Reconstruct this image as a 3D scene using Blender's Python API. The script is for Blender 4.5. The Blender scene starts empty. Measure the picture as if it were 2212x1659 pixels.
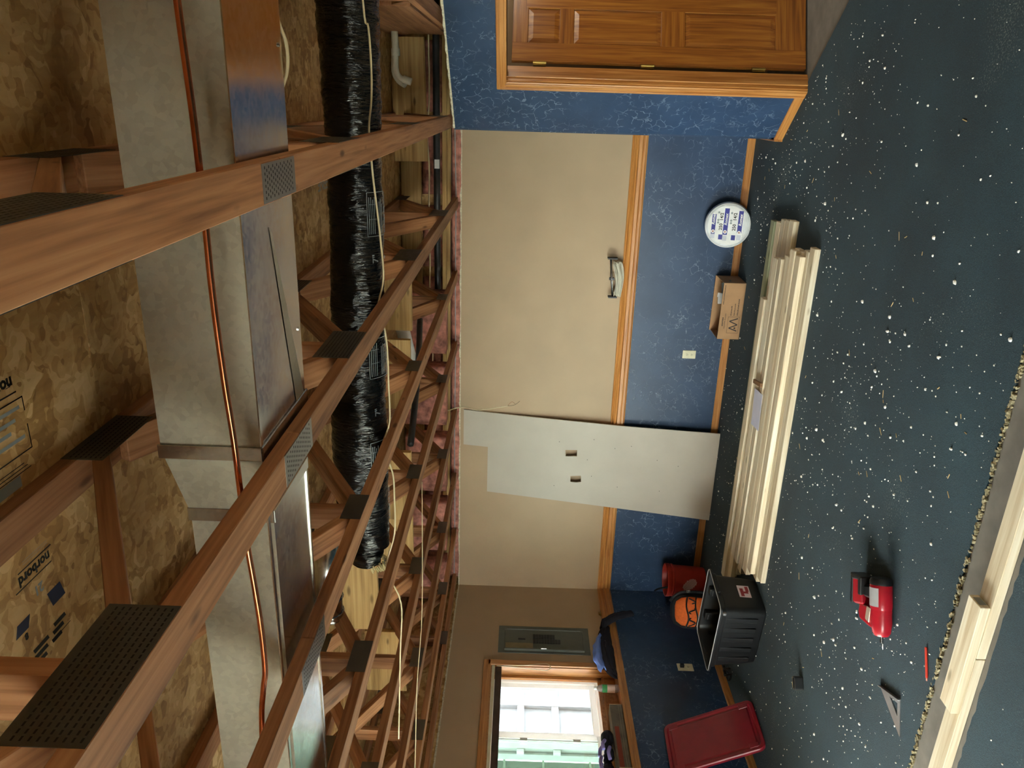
import bpy, bmesh, math, random
from mathutils import Vector, Matrix, Quaternion, noise
R_ = random.Random(7)
SC = bpy.context.scene
COL = SC.collection
# ---------------------------------------------------------------- camera
cd = bpy.data.cameras.new('camera'); cam = bpy.data.objects.new('camera', cd); COL.objects.link(cam)
cd.sensor_width = 36; cd.lens = 1680/2212*36; cd.clip_start = .05; cd.clip_end = 200
def camera_matrix():
    n = lambda v: v.normalized()
    pdir = lambda X, Y: Vector((X-1106, -(Y-829.5), -1680))
    y = n(pdir(1135, 210)); h = n(pdir(1135-.0325*2000, 2210))
    z = n(y.cross(h));  z = -z if z.x > 0 else z
    x = y.cross(z)
    return Matrix((x, y, z)).to_4x4()
cam.matrix_world = Matrix.Translation((0, 0, 1.9)) @ camera_matrix()
SC.camera = cam
SC.view_settings.view_transform = 'Standard'; SC.view_settings.look = 'None'
SC.view_settings.gamma = 1; SC.view_settings.use_curve_mapping = False
SC.view_settings.exposure = 1.2
# ---------------------------------------------------------------- world and daylight
W = bpy.data.worlds.new('sky'); SC.world = W; W.use_nodes = True
W.node_tree.nodes['Background'].inputs[0].default_value = (1, .985, .96, 1)
W.node_tree.nodes['Background'].inputs[1].default_value = 20.0
def portal(loc, rot, sx, sy):
    l = bpy.data.lights.new('window_portal', 'AREA'); l.shape = 'RECTANGLE'; l.size = sx; l.size_y = sy
    l.cycles.is_portal = True
    o = bpy.data.objects.new('window_portal', l); o.location = loc; o.rotation_euler = rot; COL.objects.link(o)
PI = math.pi
portal((-4.90, 4.56, 1.55), (0, -PI/2, 0), 1.1, 2.0)
portal((-4.90, 2.05, 1.27), (0, -PI/2, 0), 1.8, 2.4)
portal((-3.3, -3.13, 1.3), (-PI/2, 0, 0), 2.1, 1.7)
sl = bpy.data.lights.new('sun', 'SUN'); sl.energy = 26.0; sl.color = (1, .96, .9); sl.angle = .02
so = bpy.data.objects.new('sun', sl); so.rotation_euler = Vector((-.72, .22, -.62)).to_track_quat('-Z', 'Y').to_euler(); COL.objects.link(so)
# ---------------------------------------------------------------- helpers
def lin(h):
    h = h.lstrip('#'); c = [int(h[i:i+2], 16)/255 for i in (0, 2, 4)]
    return tuple(((x/12.92) if x <= .04045 else ((x+.055)/1.055)**2.4) for x in c) + (1,)
class NT:
    def __init__(s, name):
        s.m = bpy.data.materials.new(name); s.m.use_nodes = True; s.t = s.m.node_tree
        s.b = s.t.nodes['Principled BSDF']; s.out = s.t.nodes['Material Output']
    def n(s, typ, **kw):
        nd = s.t.nodes.new(typ)
        for k, v in kw.items():
            if k.startswith('i_'):
                nd.inputs[k[2:].replace('_', ' ')].default_value = v
            else: setattr(nd, k, v)
        return nd
    def l(s, a, b): s.t.links.new(a, b)
    def coords(s, scale=(1, 1, 1), kind='Object', rnd=False, rot=(0, 0, 0)):
        tc = s.n('ShaderNodeTexCoord'); mp = s.n('ShaderNodeMapping')
        mp.inputs['Scale'].default_value = scale; mp.inputs['Rotation'].default_value = rot
        s.l(tc.outputs[kind], mp.inputs['Vector'])
        if rnd:
            oi = s.n('ShaderNodeObjectInfo'); mu = s.n('ShaderNodeMath', operation='MULTIPLY'); mu.inputs[1].default_value = 37
            s.l(oi.outputs['Random'], mu.inputs[0]); s.l(mu.outputs[0], mp.inputs['Location'])
        return mp.outputs[0]
    def ramp(s, fac, stops):
        r = s.n('ShaderNodeValToRGB'); e = r.color_ramp.elements
        while len(e) < len(stops): e.new(.5)
        for i, (p, c) in enumerate(stops): e[i].position = p; e[i].color = lin(c) if isinstance(c, str) else c
        s.l(fac, r.inputs[0]); return r.outputs[0]
    def bump(s, h, strength=.3, dist=.01):
        b = s.n('ShaderNodeBump'); b.inputs['Strength'].default_value = strength; b.inputs['Distance'].default_value = dist
        s.l(h, b.inputs['Height']); s.l(b.outputs[0], s.b.inputs['Normal'])
    def set(s, **kw):
        for k, v in kw.items():
            k = k.replace('_', ' ')
            s.b.inputs[k].default_value = v
def plain(name, col, rough=.6, metal=0, nz=.06, sc=12, bump=0, **kw):
    m = NT(name); m.set(Roughness=rough, Metallic=metal, **kw)
    c = m.coords((sc,)*3); no = m.n('ShaderNodeTexNoise', i_Scale=1.0, i_Detail=4.0); m.l(c, no.inputs['Vector'])
    L = lin(col); a = tuple(x*(1-nz*2) for x in L[:3])+(1,); b = tuple(min(1, x*(1+nz*2)) for x in L[:3])+(1,)
    m.l(m.ramp(no.outputs['Fac'], [(.3, a), (.7, b)]), m.b.inputs['Base Color'])
    if bump: m.bump(no.outputs['Fac'], bump, .004)
    return m.m
def wood(name, dark, mid, light, rough=.6, gs=1.0, knots=True, coat=0, axis=0, var=.25):
    m = NT(name); m.set(Roughness=rough); m.b.inputs['Coat Weight'].default_value = coat; m.b.inputs['Coat Roughness'].default_value = .25
    s = [26*gs]*3; s[axis] = 1.3*gs
    c = m.coords(tuple(s), rnd=True)
    n1 = m.n('ShaderNodeTexNoise', i_Scale=1.0, i_Detail=5.0, i_Distortion=.9); m.l(c, n1.inputs['Vector'])
    s2 = [90*gs]*3; s2[axis] = 2.2*gs
    n2 = m.n('ShaderNodeTexNoise', i_Scale=1.0, i_Detail=3.0); m.l(m.coords(tuple(s2), rnd=True), n2.inputs['Vector'])
    mx = m.n('ShaderNodeMix'); mx.inputs[0].default_value = .35; m.l(n1.outputs['Fac'], mx.inputs[2]); m.l(n2.outputs['Fac'], mx.inputs[3])
    col = m.ramp(mx.outputs[0], [(.33, dark), (.5, mid), (.68, light)])
    oi = m.n('ShaderNodeObjectInfo'); mr = m.n('ShaderNodeMapRange'); mr.inputs[3].default_value = 1-var; mr.inputs[4].default_value = 1+var*.45
    m.l(oi.outputs['Random'], mr.inputs[0])
    hsv = m.n('ShaderNodeHueSaturation'); m.l(mr.outputs[0], hsv.inputs['Value']); m.l(col, hsv.inputs['Color'])
    outc = hsv.outputs[0]
    if knots:
        sk = [11*gs]*3; sk[axis] = 3.6*gs
        v = m.n('ShaderNodeTexVoronoi', i_Scale=1.0); v.feature = 'F1'; m.l(m.coords(tuple(sk), rnd=True), v.inputs['Vector'])
        k = m.ramp(v.outputs['Distance'], [(.0, (1, 1, 1, 1)), (.07, (.8, .8, .8, 1)), (.14, (0, 0, 0, 1))])
        mk = m.n('ShaderNodeMix', data_type='RGBA'); m.l(k, mk.inputs[0]); m.l(outc, mk.inputs[6]); mk.inputs[7].default_value = lin(dark)
        mk.inputs[7].default_value = tuple(x*.6 for x in lin(dark)[:3])+(1,)
        outc = mk.outputs[2]
    m.l(outc, m.b.inputs['Base Color']); m.bump(mx.outputs[0], .15, .002)
    return m.m
class MB:
    """collects faces; build() links them as ONE mesh object"""
    def __init__(s): s.v = []; s.f = []; s.mi = []; s.cur = 0
    def add(s, vs, fs):
        o = len(s.v); s.v += [tuple(p) for p in vs]; s.f += [[i+o for i in f] for f in fs]; s.mi += [s.cur]*len(fs); return s
    def box(s, x0, x1, y0, y1, z0, z1, M=None):
        vs = [Vector((x, y, z)) for x in (x0, x1) for y in (y0, y1) for z in (z0, z1)]
        if M is not None: vs = [M @ v for v in vs]
        return s.add(vs, [(0, 1, 3, 2), (4, 6, 7, 5), (0, 4, 5, 1), (2, 3, 7, 6), (0, 2, 6, 4), (1, 5, 7, 3)])
    def prism(s, pts, z0, z1, M=None):
        n = len(pts); vs = [Vector((p[0], p[1], z0)) for p in pts]+[Vector((p[0], p[1], z1)) for p in pts]
        if M is not None: vs = [M @ v for v in vs]
        return s.add(vs, [list(range(n))[::-1], list(range(n, 2*n))]+[(i, (i+1) % n, n+(i+1) % n, n+i) for i in range(n)])
    def tube(s, pts, r, seg=8, cap=True, rs=None):
        pts = [Vector(p) for p in pts]; vs = []; up = None
        for i, p in enumerate(pts):
            t = (pts[min(i+1, len(pts)-1)]-pts[max(i-1, 0)]).normalized()
            if up is None: up = t.orthogonal().normalized()
            up = (up-t*up.dot(t)).normalized(); w = t.cross(up)
            q = rs[i] if rs else r
            vs += [p+(up*math.cos(a)+w*math.sin(a))*q for a in [2*PI*k/seg for k in range(seg)]]
        n = len(pts); fs = [(i*seg+k, i*seg+(k+1) % seg, (i+1)*seg+(k+1) % seg, (i+1)*seg+k) for i in range(n-1) for k in range(seg)]
        if cap: fs += [list(range(seg))[::-1], list(range((n-1)*seg, n*seg))]
        return s.add(vs, fs)
    def lathe(s, prof, seg=32, M=None, closed=False):
        vs = [Vector((r*math.cos(2*PI*k/seg), r*math.sin(2*PI*k/seg), z)) for r, z in prof for k in range(seg)]
        if M is not None: vs = [M @ v for v in vs]
        n = len(prof)
        return s.add(vs, [(i*seg+k, i*seg+(k+1) % seg, (i+1)*seg+(k+1) % seg, (i+1)*seg+k) for i in range(n-1) for k in range(seg)])
    def quad(s, a, b, c, d): return s.add([a, b, c, d], [(0, 1, 2, 3)])
    def build(s, name, mat, parent=None, smooth=False, bevel=0, M=None, bseg=2, kind=None, auto=None):
        me = bpy.data.meshes.new(name); me.from_pydata(s.v, [], s.f); me.update()
        mats = mat if isinstance(mat, (list, tuple)) else [mat]
        for m in mats: me.materials.append(m)
        if len(mats) > 1: me.polygons.foreach_set('material_index', s.mi)
        bm = bmesh.new(); bm.from_mesh(me); bmesh.ops.recalc_face_normals(bm, faces=bm.faces)
        if bevel:
            es = [e for e in bm.edges if len(e.link_faces) == 2 and e.calc_face_angle(0) > .5]
            bmesh.ops.bevel(bm, geom=es, offset=bevel, segments=bseg, affect='EDGES', profile=.5)
        bm.to_mesh(me); bm.free()
        if smooth: me.polygons.foreach_set('use_smooth', [True]*len(me.polygons))
        if auto: me.set_sharp_from_angle(angle=auto)
        o = bpy.data.objects.new(name, me); COL.objects.link(o)
        if parent: o.parent = parent
        if M is not None: o.matrix_local = M
        if kind: o['kind'] = kind
        return o
def tag(o, label=None, cat=None, group=None, kind=None):
    if label: o['label'] = label
    if cat: o['category'] = cat
    if group: o['group'] = group
    if kind: o['kind'] = kind
    return o
def empty(name, loc=(0, 0, 0), rz=0, label=None, cat=None, group=None):
    o = bpy.data.objects.new(name, None); COL.objects.link(o); o.location = loc; o.rotation_euler = (0, 0, rz); o.empty_display_size = .05
    return tag(o, label, cat, group)
def copy_tree(o, parent=None):
    c = o.copy(); COL.objects.link(c); c.parent = parent
    for ch in list(o.children): copy_tree(ch, c)
    return c
def TR(x=0, y=0, z=0, rz=0, rx=0, ry=0):
    return Matrix.Translation((x, y, z)) @ Matrix.Rotation(rz, 4, 'Z') @ Matrix.Rotation(ry, 4, 'Y') @ Matrix.Rotation(rx, 4, 'X')
def frame(o, xd, yd):
    """matrix with origin o, local x along xd, local y along yd (text plane)"""
    x = Vector(xd).normalized(); y = Vector(yd); y = (y-x*y.dot(x)).normalized(); z = x.cross(y)
    m = Matrix((x, y, z)).transposed().to_4x4(); m.translation = Vector(o); return m
def text(txt, size, M, mat, parent, name='lettering', bold=.0, align='LEFT', sx=1, shear=0):
    c = bpy.data.curves.new(name, 'FONT'); c.body = txt; c.size = size; c.align_x = align; c.offset = bold; c.extrude = .0002; c.shear = shear
    c.resolution_u = 2
    t = bpy.data.objects.new(name, c); me = bpy.data.meshes.new_from_object(t); bpy.data.objects.remove(t); bpy.data.curves.remove(c)
    me.materials.clear(); me.materials.append(mat)
    o = bpy.data.objects.new(name, me); COL.objects.link(o); o.parent = parent
    o.matrix_local = M @ Matrix.Scale(sx, 4, (1, 0, 0)); return o
def board(name, a, b, w, t, mat, parent=None, up=(0, 0, 1), bevel=.002, roll=0):
    """lumber from a to b: local x along it, width w (local y), thickness t (local z)"""
    a = Vector(a); b = Vector(b); L = (b-a).length; x = (b-a).normalized(); z = Vector(up); z = (z-x*z.dot(x)).normalized(); y = z.cross(x)
    M = Matrix((x, y, z)).transposed().to_4x4(); M.translation = (a+b)/2
    if roll: M = M @ Matrix.Rotation(roll, 4, 'X')
    return MB().box(-L/2, L/2, -w/2, w/2, -t/2, t/2).build(name, mat, parent, bevel=bevel, M=M, bseg=1)
def smooth_path(pts, n=6):
    pts = [Vector(p) for p in pts]; out = []
    for i in range(len(pts)-1):
        p0 = pts[max(i-1, 0)]; p1 = pts[i]; p2 = pts[i+1]; p3 = pts[min(i+2, len(pts)-1)]
        for k in range(n):
            t = k/n
            out.append(.5*((2*p1)+(p2-p0)*t+(2*p0-5*p1+4*p2-p3)*t*t+(3*p1-p0-3*p2+p3)*t**3))
    out.append(pts[-1]); return out
# ---------------------------------------------------------------- materials
TRUSS = wood('truss_lumber', '#774a2a', '#a8734a', '#c39066', .65, gs=1, knots=True)
LUMBER = wood('fresh_lumber', '#cdb692', '#e4d5b8', '#f6eeda', .6, knots=True, var=.22)
GREENLUM = wood('treated_lumber', '#7c8265', '#a0a484', '#b9b897', .7, knots=True, var=.05)
YWOOD = wood('rim_lumber', '#8d6a38', '#b8935a', '#cfae74', .65, knots=True, var=.15)
OAK = wood('oak_trim', '#9a5c22', '#bf8040', '#d3995a', .38, gs=1.4, knots=False, coat=.3, var=.1)
OAKV = wood('oak_trim_upright', '#9a5c22', '#bf8040', '#d3995a', .38, gs=1.4, knots=False, coat=.3, axis=2, var=.1)
OAKDOOR = wood('oak_door', '#6f3c12', '#985c22', '#b57832', .32, gs=1.2, knots=False, coat=.5, var=.06)
def osb_mat():
    m = NT('osb'); m.set(Roughness=.7)
    v = m.n('ShaderNodeTexVoronoi', i_Scale=1.0, i_Randomness=1.0); nz = m.n('ShaderNodeTexNoise', i_Scale=9.0, i_Detail=2.0)
    c = m.coords((9, 19, 14)); mx = m.n('ShaderNodeMix', data_type='VECTOR'); mx.inputs[0].default_value = .45
    m.l(c, mx.inputs[4]); m.l(m.coords((1, 1, 1)), nz.inputs['Vector']); vm = m.n('ShaderNodeVectorMath', operation='SCALE'); vm.inputs['Scale'].default_value = 6
    m.l(nz.outputs['Color'], vm.inputs[0]); ad = m.n('ShaderNodeVectorMath', operation='ADD'); m.l(c, ad.inputs[0]); m.l(vm.outputs[0], ad.inputs[1]); m.l(ad.outputs[0], v.inputs['Vector'])
    v2 = m.n('ShaderNodeTexVoronoi', i_Scale=1.0); c2 = m.coords((20, 8, 14), rot=(0, 0, .6)); ad2 = m.n('ShaderNodeVectorMath', operation='ADD'); m.l(c2, ad2.inputs[0]); m.l(vm.outputs[0], ad2.inputs[1]); m.l(ad2.outputs[0], v2.inputs['Vector'])
    s1 = m.n('ShaderNodeSeparateColor'); m.l(v.outputs['Color'], s1.inputs[0]); s2 = m.n('ShaderNodeSeparateColor'); m.l(v2.outputs['Color'], s2.inputs[0])
    av = m.n('ShaderNodeMix'); av.inputs[0].default_value = .5; m.l(s1.outputs[0], av.inputs[2]); m.l(s2.outputs[0], av.inputs[3])
    n3 = m.n('ShaderNodeTexNoise', i_Scale=1.0, i_Detail=4.0); m.l(m.coords((60, 12, 30), rot=(0, 0, .4)), n3.inputs['Vector'])
    av2 = m.n('ShaderNodeMix'); av2.inputs[0].default_value = .3; m.l(av.outputs[0], av2.inputs[2]); m.l(n3.outputs['Fac'], av2.inputs[3])
    m.l(m.ramp(av2.outputs[0], [(.2, '#9a7240'), (.42, '#b88f56'), (.6, '#cba46c'), (.85, '#e0bd88')]), m.b.inputs['Base Color'])
    m.bump(av2.outputs[0], .2, .003); return m.m
OSB = osb_mat()
def galv(name, tint, rough):
    m = NT(name); m.set(Metallic=1.0)
    v = m.n('ShaderNodeTexNoise', i_Scale=5.0, i_Detail=6.0); m.l(m.coords(), v.inputs['Vector'])
    w = m.n('ShaderNodeTexVoronoi', i_Scale=70.0); m.l(m.coords(), w.inputs['Vector'])
    mx = m.n('ShaderNodeMix'); mx.inputs[0].default_value = .25; m.l(v.outputs['Fac'], mx.inputs[2]); s = m.n('ShaderNodeSeparateColor'); m.l(w.outputs['Color'], s.inputs[0]); m.l(s.outputs[0], mx.inputs[3])
    L = lin(tint)
    m.l(m.ramp(mx.outputs[0], [(.3, tuple(x*.72 for x in L[:3])+(1,)), (.7, L)]), m.b.inputs['Base Color'])
    mr = m.n('ShaderNodeMapRange'); mr.inputs[1].default_value = .3; mr.inputs[2].default_value = .7; mr.inputs[3].default_value = rough*.75; mr.inputs[4].default_value = rough*1.3
    m.l(mx.outputs[0], mr.inputs[0]); m.l(mr.outputs[0], m.b.inputs['Roughness'])
    n = m.n('ShaderNodeTexNoise', i_Scale=3.0, i_Detail=2.0); m.l(m.coords(), n.inputs['Vector']); m.bump(n.outputs['Fac'], .1, .02)
    return m.m
GALV = galv('galvanised_sheet', '#cfcec8', .2); GALVR = galv('galvanised_sheet_lit', '#b5ad9a', .5); GALVR.node_tree.nodes['Principled BSDF'].inputs['Metallic'].default_value = .45  # tan, less metallic copy: lit look of the duct front put into its colour
PLATE = galv('truss_plate_steel', '#77726c', .5)
PLATEL = galv('splice_plate_steel', '#aeaca6', .35)
SLOT = plain('hole_shade_black', '#120d0a', .8)  # near-black colour stands in for the shade inside holes
COPPER = plain('copper', '#d98055', .22, 1, nz=.08, sc=20)
def carpet():
    m = NT('teal_carpet'); m.set(Roughness=.95, Sheen_Weight=.05)
    n = m.n('ShaderNodeTexNoise', i_Scale=1.2, i_Detail=5.0); m.l(m.coords(), n.inputs['Vector'])
    f = m.n('ShaderNodeTexNoise', i_Scale=260.0, i_Detail=2.0); m.l(m.coords(), f.inputs['Vector'])
    mx = m.n('ShaderNodeMix'); mx.inputs[0].default_value = .45; m.l(n.outputs['Fac'], mx.inputs[2]); m.l(f.outputs['Fac'], mx.inputs[3])
    base = m.ramp(mx.outputs[0], [(.35, '#11242f'), (.5, '#19333f'), (.65, '#254350')])
    # drywall dust trodden in
    d = m.n('ShaderNodeTexNoise', i_Scale=120.0, i_Detail=3.0); m.l(m.coords(), d.inputs['Vector'])
    d2 = m.n('ShaderNodeTexNoise', i_Scale=1.6, i_Detail=3.0); m.l(m.coords((1, 1, 1), rot=(0, 0, 1)), d2.inputs['Vector'])
    mm = m.n('ShaderNodeMath', operation='MULTIPLY'); m.l(d.outputs['Fac'], mm.inputs[0]); m.l(d2.outputs['Fac'], mm.inputs[1])
    k = m.ramp(mm.outputs[0], [(.36, (0, 0, 0, 1)), (.46, (.3, .3, .3, 1))])
    o = m.n('ShaderNodeMix', data_type='RGBA'); m.l(k, o.inputs[0]); m.l(base, o.inputs[6]); o.inputs[7].default_value = lin('#9aa39c')
    m.l(o.outputs[2], m.b.inputs['Base Color']); m.bump(f.outputs['Fac'], .5, .004); return m.m
CARPET = carpet()
def crackle():
    m = NT('blue_crackle_paint'); m.set(Roughness=.36)
    nz = m.n('ShaderNodeTexNoise', i_Scale=7.0, i_Detail=5.0); m.l(m.coords(), nz.inputs['Vector'])
    vs = m.n('ShaderNodeVectorMath', operation='SCALE'); vs.inputs['Scale'].default_value = .22; m.l(nz.outputs['Color'], vs.inputs[0])
    ad = m.n('ShaderNodeVectorMath', operation='ADD'); m.l(m.coords(), ad.inputs[0]); m.l(vs.outputs[0], ad.inputs[1])
    v = m.n('ShaderNodeTexVoronoi', i_Scale=13.0); v.feature = 'DISTANCE_TO_EDGE'; m.l(ad.outputs[0], v.inputs['Vector'])
    ln = m.ramp(v.outputs['Distance'], [(0, (1, 1, 1, 1)), (.03, (0, 0, 0, 1))])
    ms = m.n('ShaderNodeTexNoise', i_Scale=2.6, i_Detail=3.0); m.l(m.coords(rot=(.5, .2, 1)), ms.inputs['Vector'])
    mk0 = m.ramp(ms.outputs['Fac'], [(.42, (.06, .06, .06, 1)), (.6, (.85, .85, .85, 1))])
    mg = m.n('ShaderNodeTexNoise', i_Scale=17.0, i_Detail=2.0); m.l(m.coords(rot=(1, .2, .3)), mg.inputs['Vector'])
    mk1 = m.ramp(mg.outputs['Fac'], [(.42, (0, 0, 0, 1)), (.55, (1, 1, 1, 1))])
    mkm = m.n('ShaderNodeMath', operation='MULTIPLY'); m.l(mk0, mkm.inputs[0]); m.l(mk1, mkm.inputs[1]); mk = mkm.outputs[0]
    mu = m.n('ShaderNodeMath', operation='MULTIPLY'); m.l(ln, mu.inputs[0]); m.l(mk, mu.inputs[1])
    ba = m.n('ShaderNodeTexNoise', i_Scale=4.0, i_Detail=4.0); m.l(m.coords(), ba.inputs['Vector'])
    bc = m.ramp(ba.outputs['Fac'], [(.3, '#283c58'), (.7, '#344a68')])
    o = m.n('ShaderNodeMix', data_type='RGBA'); m.l(mu.outputs[0], o.inputs[0]); m.l(bc, o.inputs[6]); o.inputs[7].default_value = lin('#8c9cb0')
    m.l(o.outputs[2], m.b.inputs['Base Color']); m.bump(mu.outputs[0], .5, .003); return m.m
BLUE = crackle()
BEIGE = plain('tan_wall_paint', '#b49a79', .55, nz=.03, sc=2)
DRYW = plain('bare_drywall_paper', '#c0b7a9', .75, nz=.03, sc=3)
GYP = plain('gypsum_edge', '#cfc6ae', .9, nz=.12, sc=60, bump=.4)
CONC = plain('grey_slab', '#77736c', .8, nz=.1, sc=9)
VINYL = plain('white_vinyl', '#eef0ef', .35)
WVINYL = NT('window_vinyl'); _d = WVINYL.n('ShaderNodeBsdfDiffuse'); _d.inputs[0].default_value = lin('#f2f3f2'); _t = WVINYL.n('ShaderNodeBsdfTranslucent'); _t.inputs[0].default_value = lin('#f2f3f2')
_m = WVINYL.n('ShaderNodeMixShader'); _m.inputs[0].default_value = .3; WVINYL.l(_d.outputs[0], _m.inputs[1]); WVINYL.l(_t.outputs[0], _m.inputs[2]); WVINYL.l(_m.outputs[0], WVINYL.out.inputs['Surface']); WVINYL = WVINYL.m
OAKY = wood('oak_trim_sill', '#9a5c22', '#bf8040', '#d3995a', .38, gs=1.4, knots=False, coat=.3, axis=1, var=.05)
PINK = plain('pink_fibreglass', '#b5796a', 1.0, nz=.25, sc=18, bump=.8)
BLACKP = plain('black_plastic', '#0e0f12', .48, nz=.1)
BLACKM = plain('black_steel_pipe', '#2b2a2c', .45, nz=.15)
def film():
    m = NT('black_duct_film'); m.set(Roughness=.13); m.b.inputs['Base Color'].default_value = lin('#08090c')
    n = m.n('ShaderNodeTexNoise', i_Scale=1.0, i_Detail=5.0, i_Distortion=1.2); m.l(m.coords((22, 7, 7)), n.inputs['Vector'])
    n2 = m.n('ShaderNodeTexNoise', i_Scale=1.0, i_Detail=3.0, i_Distortion=.6); m.l(m.coords((95, 10, 10)), n2.inputs['Vector'])
    mx = m.n('ShaderNodeMix'); mx.inputs[0].default_value = .4; m.l(n.outputs['Fac'], mx.inputs[2]); m.l(n2.outputs['Fac'], mx.inputs[3])
    m.bump(mx.outputs[0], .9, .03); return m.m
FILM = film()
INK = plain('black_print', '#1a1712', .8); INKGREY = plain('grey_print', '#8d9698', .5); INKBLUE = plain('dark_blue_print', '#232740', .8)
CREAM = plain('cream_cable_sheath', '#d8c9a2', .5); PVC = plain('white_pvc', '#d8d3c0', .35)
CARD = plain('cardboard', '#ac8560', .8, nz=.05, sc=8); CARDIN = plain('cardboard_inside', '#a3805f', .85)
RED = plain('red_tool_housing', '#a81828', .28); REDB = plain('red_bucket_plastic', '#b5382b', .4); REDL = plain('dark_red_lid_plastic', '#8c1628', .35)
ORANGE = plain('orange_fabric', '#dc6420', .8, bump=.3, sc=60); DKFAB = plain('charcoal_fabric', '#1c1e22', .85, bump=.4, sc=60)
NAVY = plain('navy_cloth', '#15131f', .9); BLUEC = plain('blue_cloth', '#6f8fe0', .85); LILAC = plain('lilac_cloth', '#9b90d8', .85)
WHITE = plain('white_plastic', '#e6e6e4', .4); IVORY = plain('ivory_plastic', '#dcd6b8', .4)
STEEL = plain('bright_steel', '#c8c8c8', .25, 1); GREYP = plain('panel_grey_enamel', '#5b6058', .45, nz=.04)
BRASS = plain('antique_brass', '#a58a4e', .35, 1); PAPER = plain('white_paper', '#d9daf0', .8, nz=.02)
ALU = plain('cast_aluminium', '#a9abb0', .35, .9)
def glass(name, tint, tr=.9):
    m = NT(name); t = m.n('ShaderNodeBsdfTransparent'); t.inputs[0].default_value = lin(tint)
    g = m.n('ShaderNodeBsdfGlossy'); g.inputs['Roughness'].default_value = .03; mx = m.n('ShaderNodeMixShader'); fr = m.n('ShaderNodeValue'); fr.outputs[0].default_value = .06
    m.l(fr.outputs[0], mx.inputs[0]); m.l(t.outputs[0], mx.inputs[1]); m.l(g.outputs[0], mx.inputs[2]); m.l(mx.outputs[0], m.out.inputs['Surface']); return m.m
GLASS = glass('window_glass', '#f4faf8'); GLASS1 = glass('dimming_window_glass', '#bdc3c6'); GLASSG = glass('tinted_window_glass', '#a3b3ab')  # grey tint of the far pane is added to dim the bright outdoors
PET = NT('clear_bottle_plastic'); PET.set(Roughness=.12, Transmission_Weight=.75, IOR=1.25); PET.b.inputs['Base Color'].default_value = (.97, .97, .97, 1); PET = PET.m
# ---------------------------------------------------------------- room constants
YB, XL, XR = 6.69, -4.656, 1.02
P1 = Vector((-.226, 5.997)); WD = Vector((.651, -.759)).normalized(); WN = Vector((WD.y, -WD.x))   # angled wall
AM = Matrix(((WD.x, -WN.x, 0, P1.x), (WD.y, -WN.y, 0, P1.y), (0, 0, 1, 0), (0, 0, 0, 1)))   # local x along the wall, y away from the room
# ---------------------------------------------------------------- floor
fl = tag(MB().box(-5, 4.2, -3.2, 9, -.12, 0).build('floor', CONC), kind='structure')
CT = .009
def ragged(x0, x1, y, n, amp, seed):
    r = random.Random(seed); return [(x0+(x1-x0)*i/n, y+r.uniform(-amp, amp)) for i in range(n+1)]
far = [(XL, YB), (XL, 2.83)] + ragged(XL, XR, 2.82, 140, .006, 1)[1:]
far = [(x, y-.045*max(0, (x+3)/4.0)) if i > 0 and i < len(far) else (x, y) for i, (x, y) in enumerate(far)]
q = [AM @ Vector((s, .05, 0)) for s in (1.95, 0)]
far += [(XR, q[0].y), (q[0].x, q[0].y), (q[1].x, q[1].y), (-.24, YB)]
fc = MB().prism(far, 0.0005, CT).build('carpet', CARPET, fl)
nr = [(XL, -3)] + [(XR, -3)] + ragged(XR, XL, 2.49, 140, .006, 2)
nr = [(x, y+(.06*max(0, (-x-1)/3) if y > 0 else 0)) for x, y in nr]
MB().prism(nr, .0005, CT).build('carpet', CARPET, fl)
# frayed cut edge of the far carpet: short upright tufts of jute backing
mb = MB(); rr = random.Random(5); TUFT = plain('jute_backing', '#a39a7c', .95, nz=.3, sc=90)
for i in range(900):
    x = rr.uniform(-4.0, XR); y = 2.82-.045*max(0, (x+3)/4)+rr.uniform(-.014, .004); s = rr.uniform(.003, .008)
    mb.box(-s, s, -s*.6, s*.6, 0, s*1.6, TR(x, y, .001, rr.uniform(0, 3), rr.uniform(-.4, .4)))
mb.build('carpet_fray', TUFT, fl, kind='stuff')
# ---------------------------------------------------------------- walls
def wallstruct(name): return tag(empty(name), kind='structure')
wb = tag(MB().box(XL-.02, -.24, YB, YB+.013, .95, 2.42).build('wall_back', BEIGE), kind='structure')
MB().box(XL-.02, -.24, YB, YB+.013, 0, .95).build('painted_dado', BLUE, wb)
MB().box(XL-.2, 4, YB+.16, YB+.19, 0, 2.95).build('sheathing', OSB, wb)
board('top_plate', (XL-.1, YB+.09, 2.52), (3.9, YB+.09, 2.52), .14, .036, YWOOD, wb)
board('top_plate', (XL-.1, YB+.095, 2.558), (3.9, YB+.095, 2.558), .14, .036, YWOOD, wb)
for i in range(12):
    x = XL+.3+i*.4
    board('stud', (x, YB+.097, 0), (x, YB+.097, 2.5), .125, .038, YWOOD, wb, up=(1, 0, 0))
def jag_edge(name, a, b, z, parent, seed, thick=.014, nrm=(0, -1, 0)):
    a = Vector(a); b = Vector(b); r = random.Random(seed); n = int((b-a).length/.03); mbb = MB()
    top = [(i/n, z+r.uniform(-.003, .006)) for i in range(n+1)]; nv = Vector(nrm)
    for i in range(n):
        p = a.lerp(b, top[i][0]); q_ = a.lerp(b, top[i+1][0]); z0 = top[i][1]; z1 = top[i+1][1]; w = nv*-thick; f = nv*.0015
        mbb.add([(p.x+f.x, p.y+f.y, z-.012), (q_.x+f.x, q_.y+f.y, z-.012), (q_.x+f.x, q_.y+f.y, z1), (p.x+f.x, p.y+f.y, z0),
                 (p.x+w.x, p.y+w.y, z0), (q_.x+w.x, q_.y+w.y, z1)], [(0, 1, 2, 3), (3, 2, 5, 4)])
    return mbb.build(name, GYP, parent)
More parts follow.
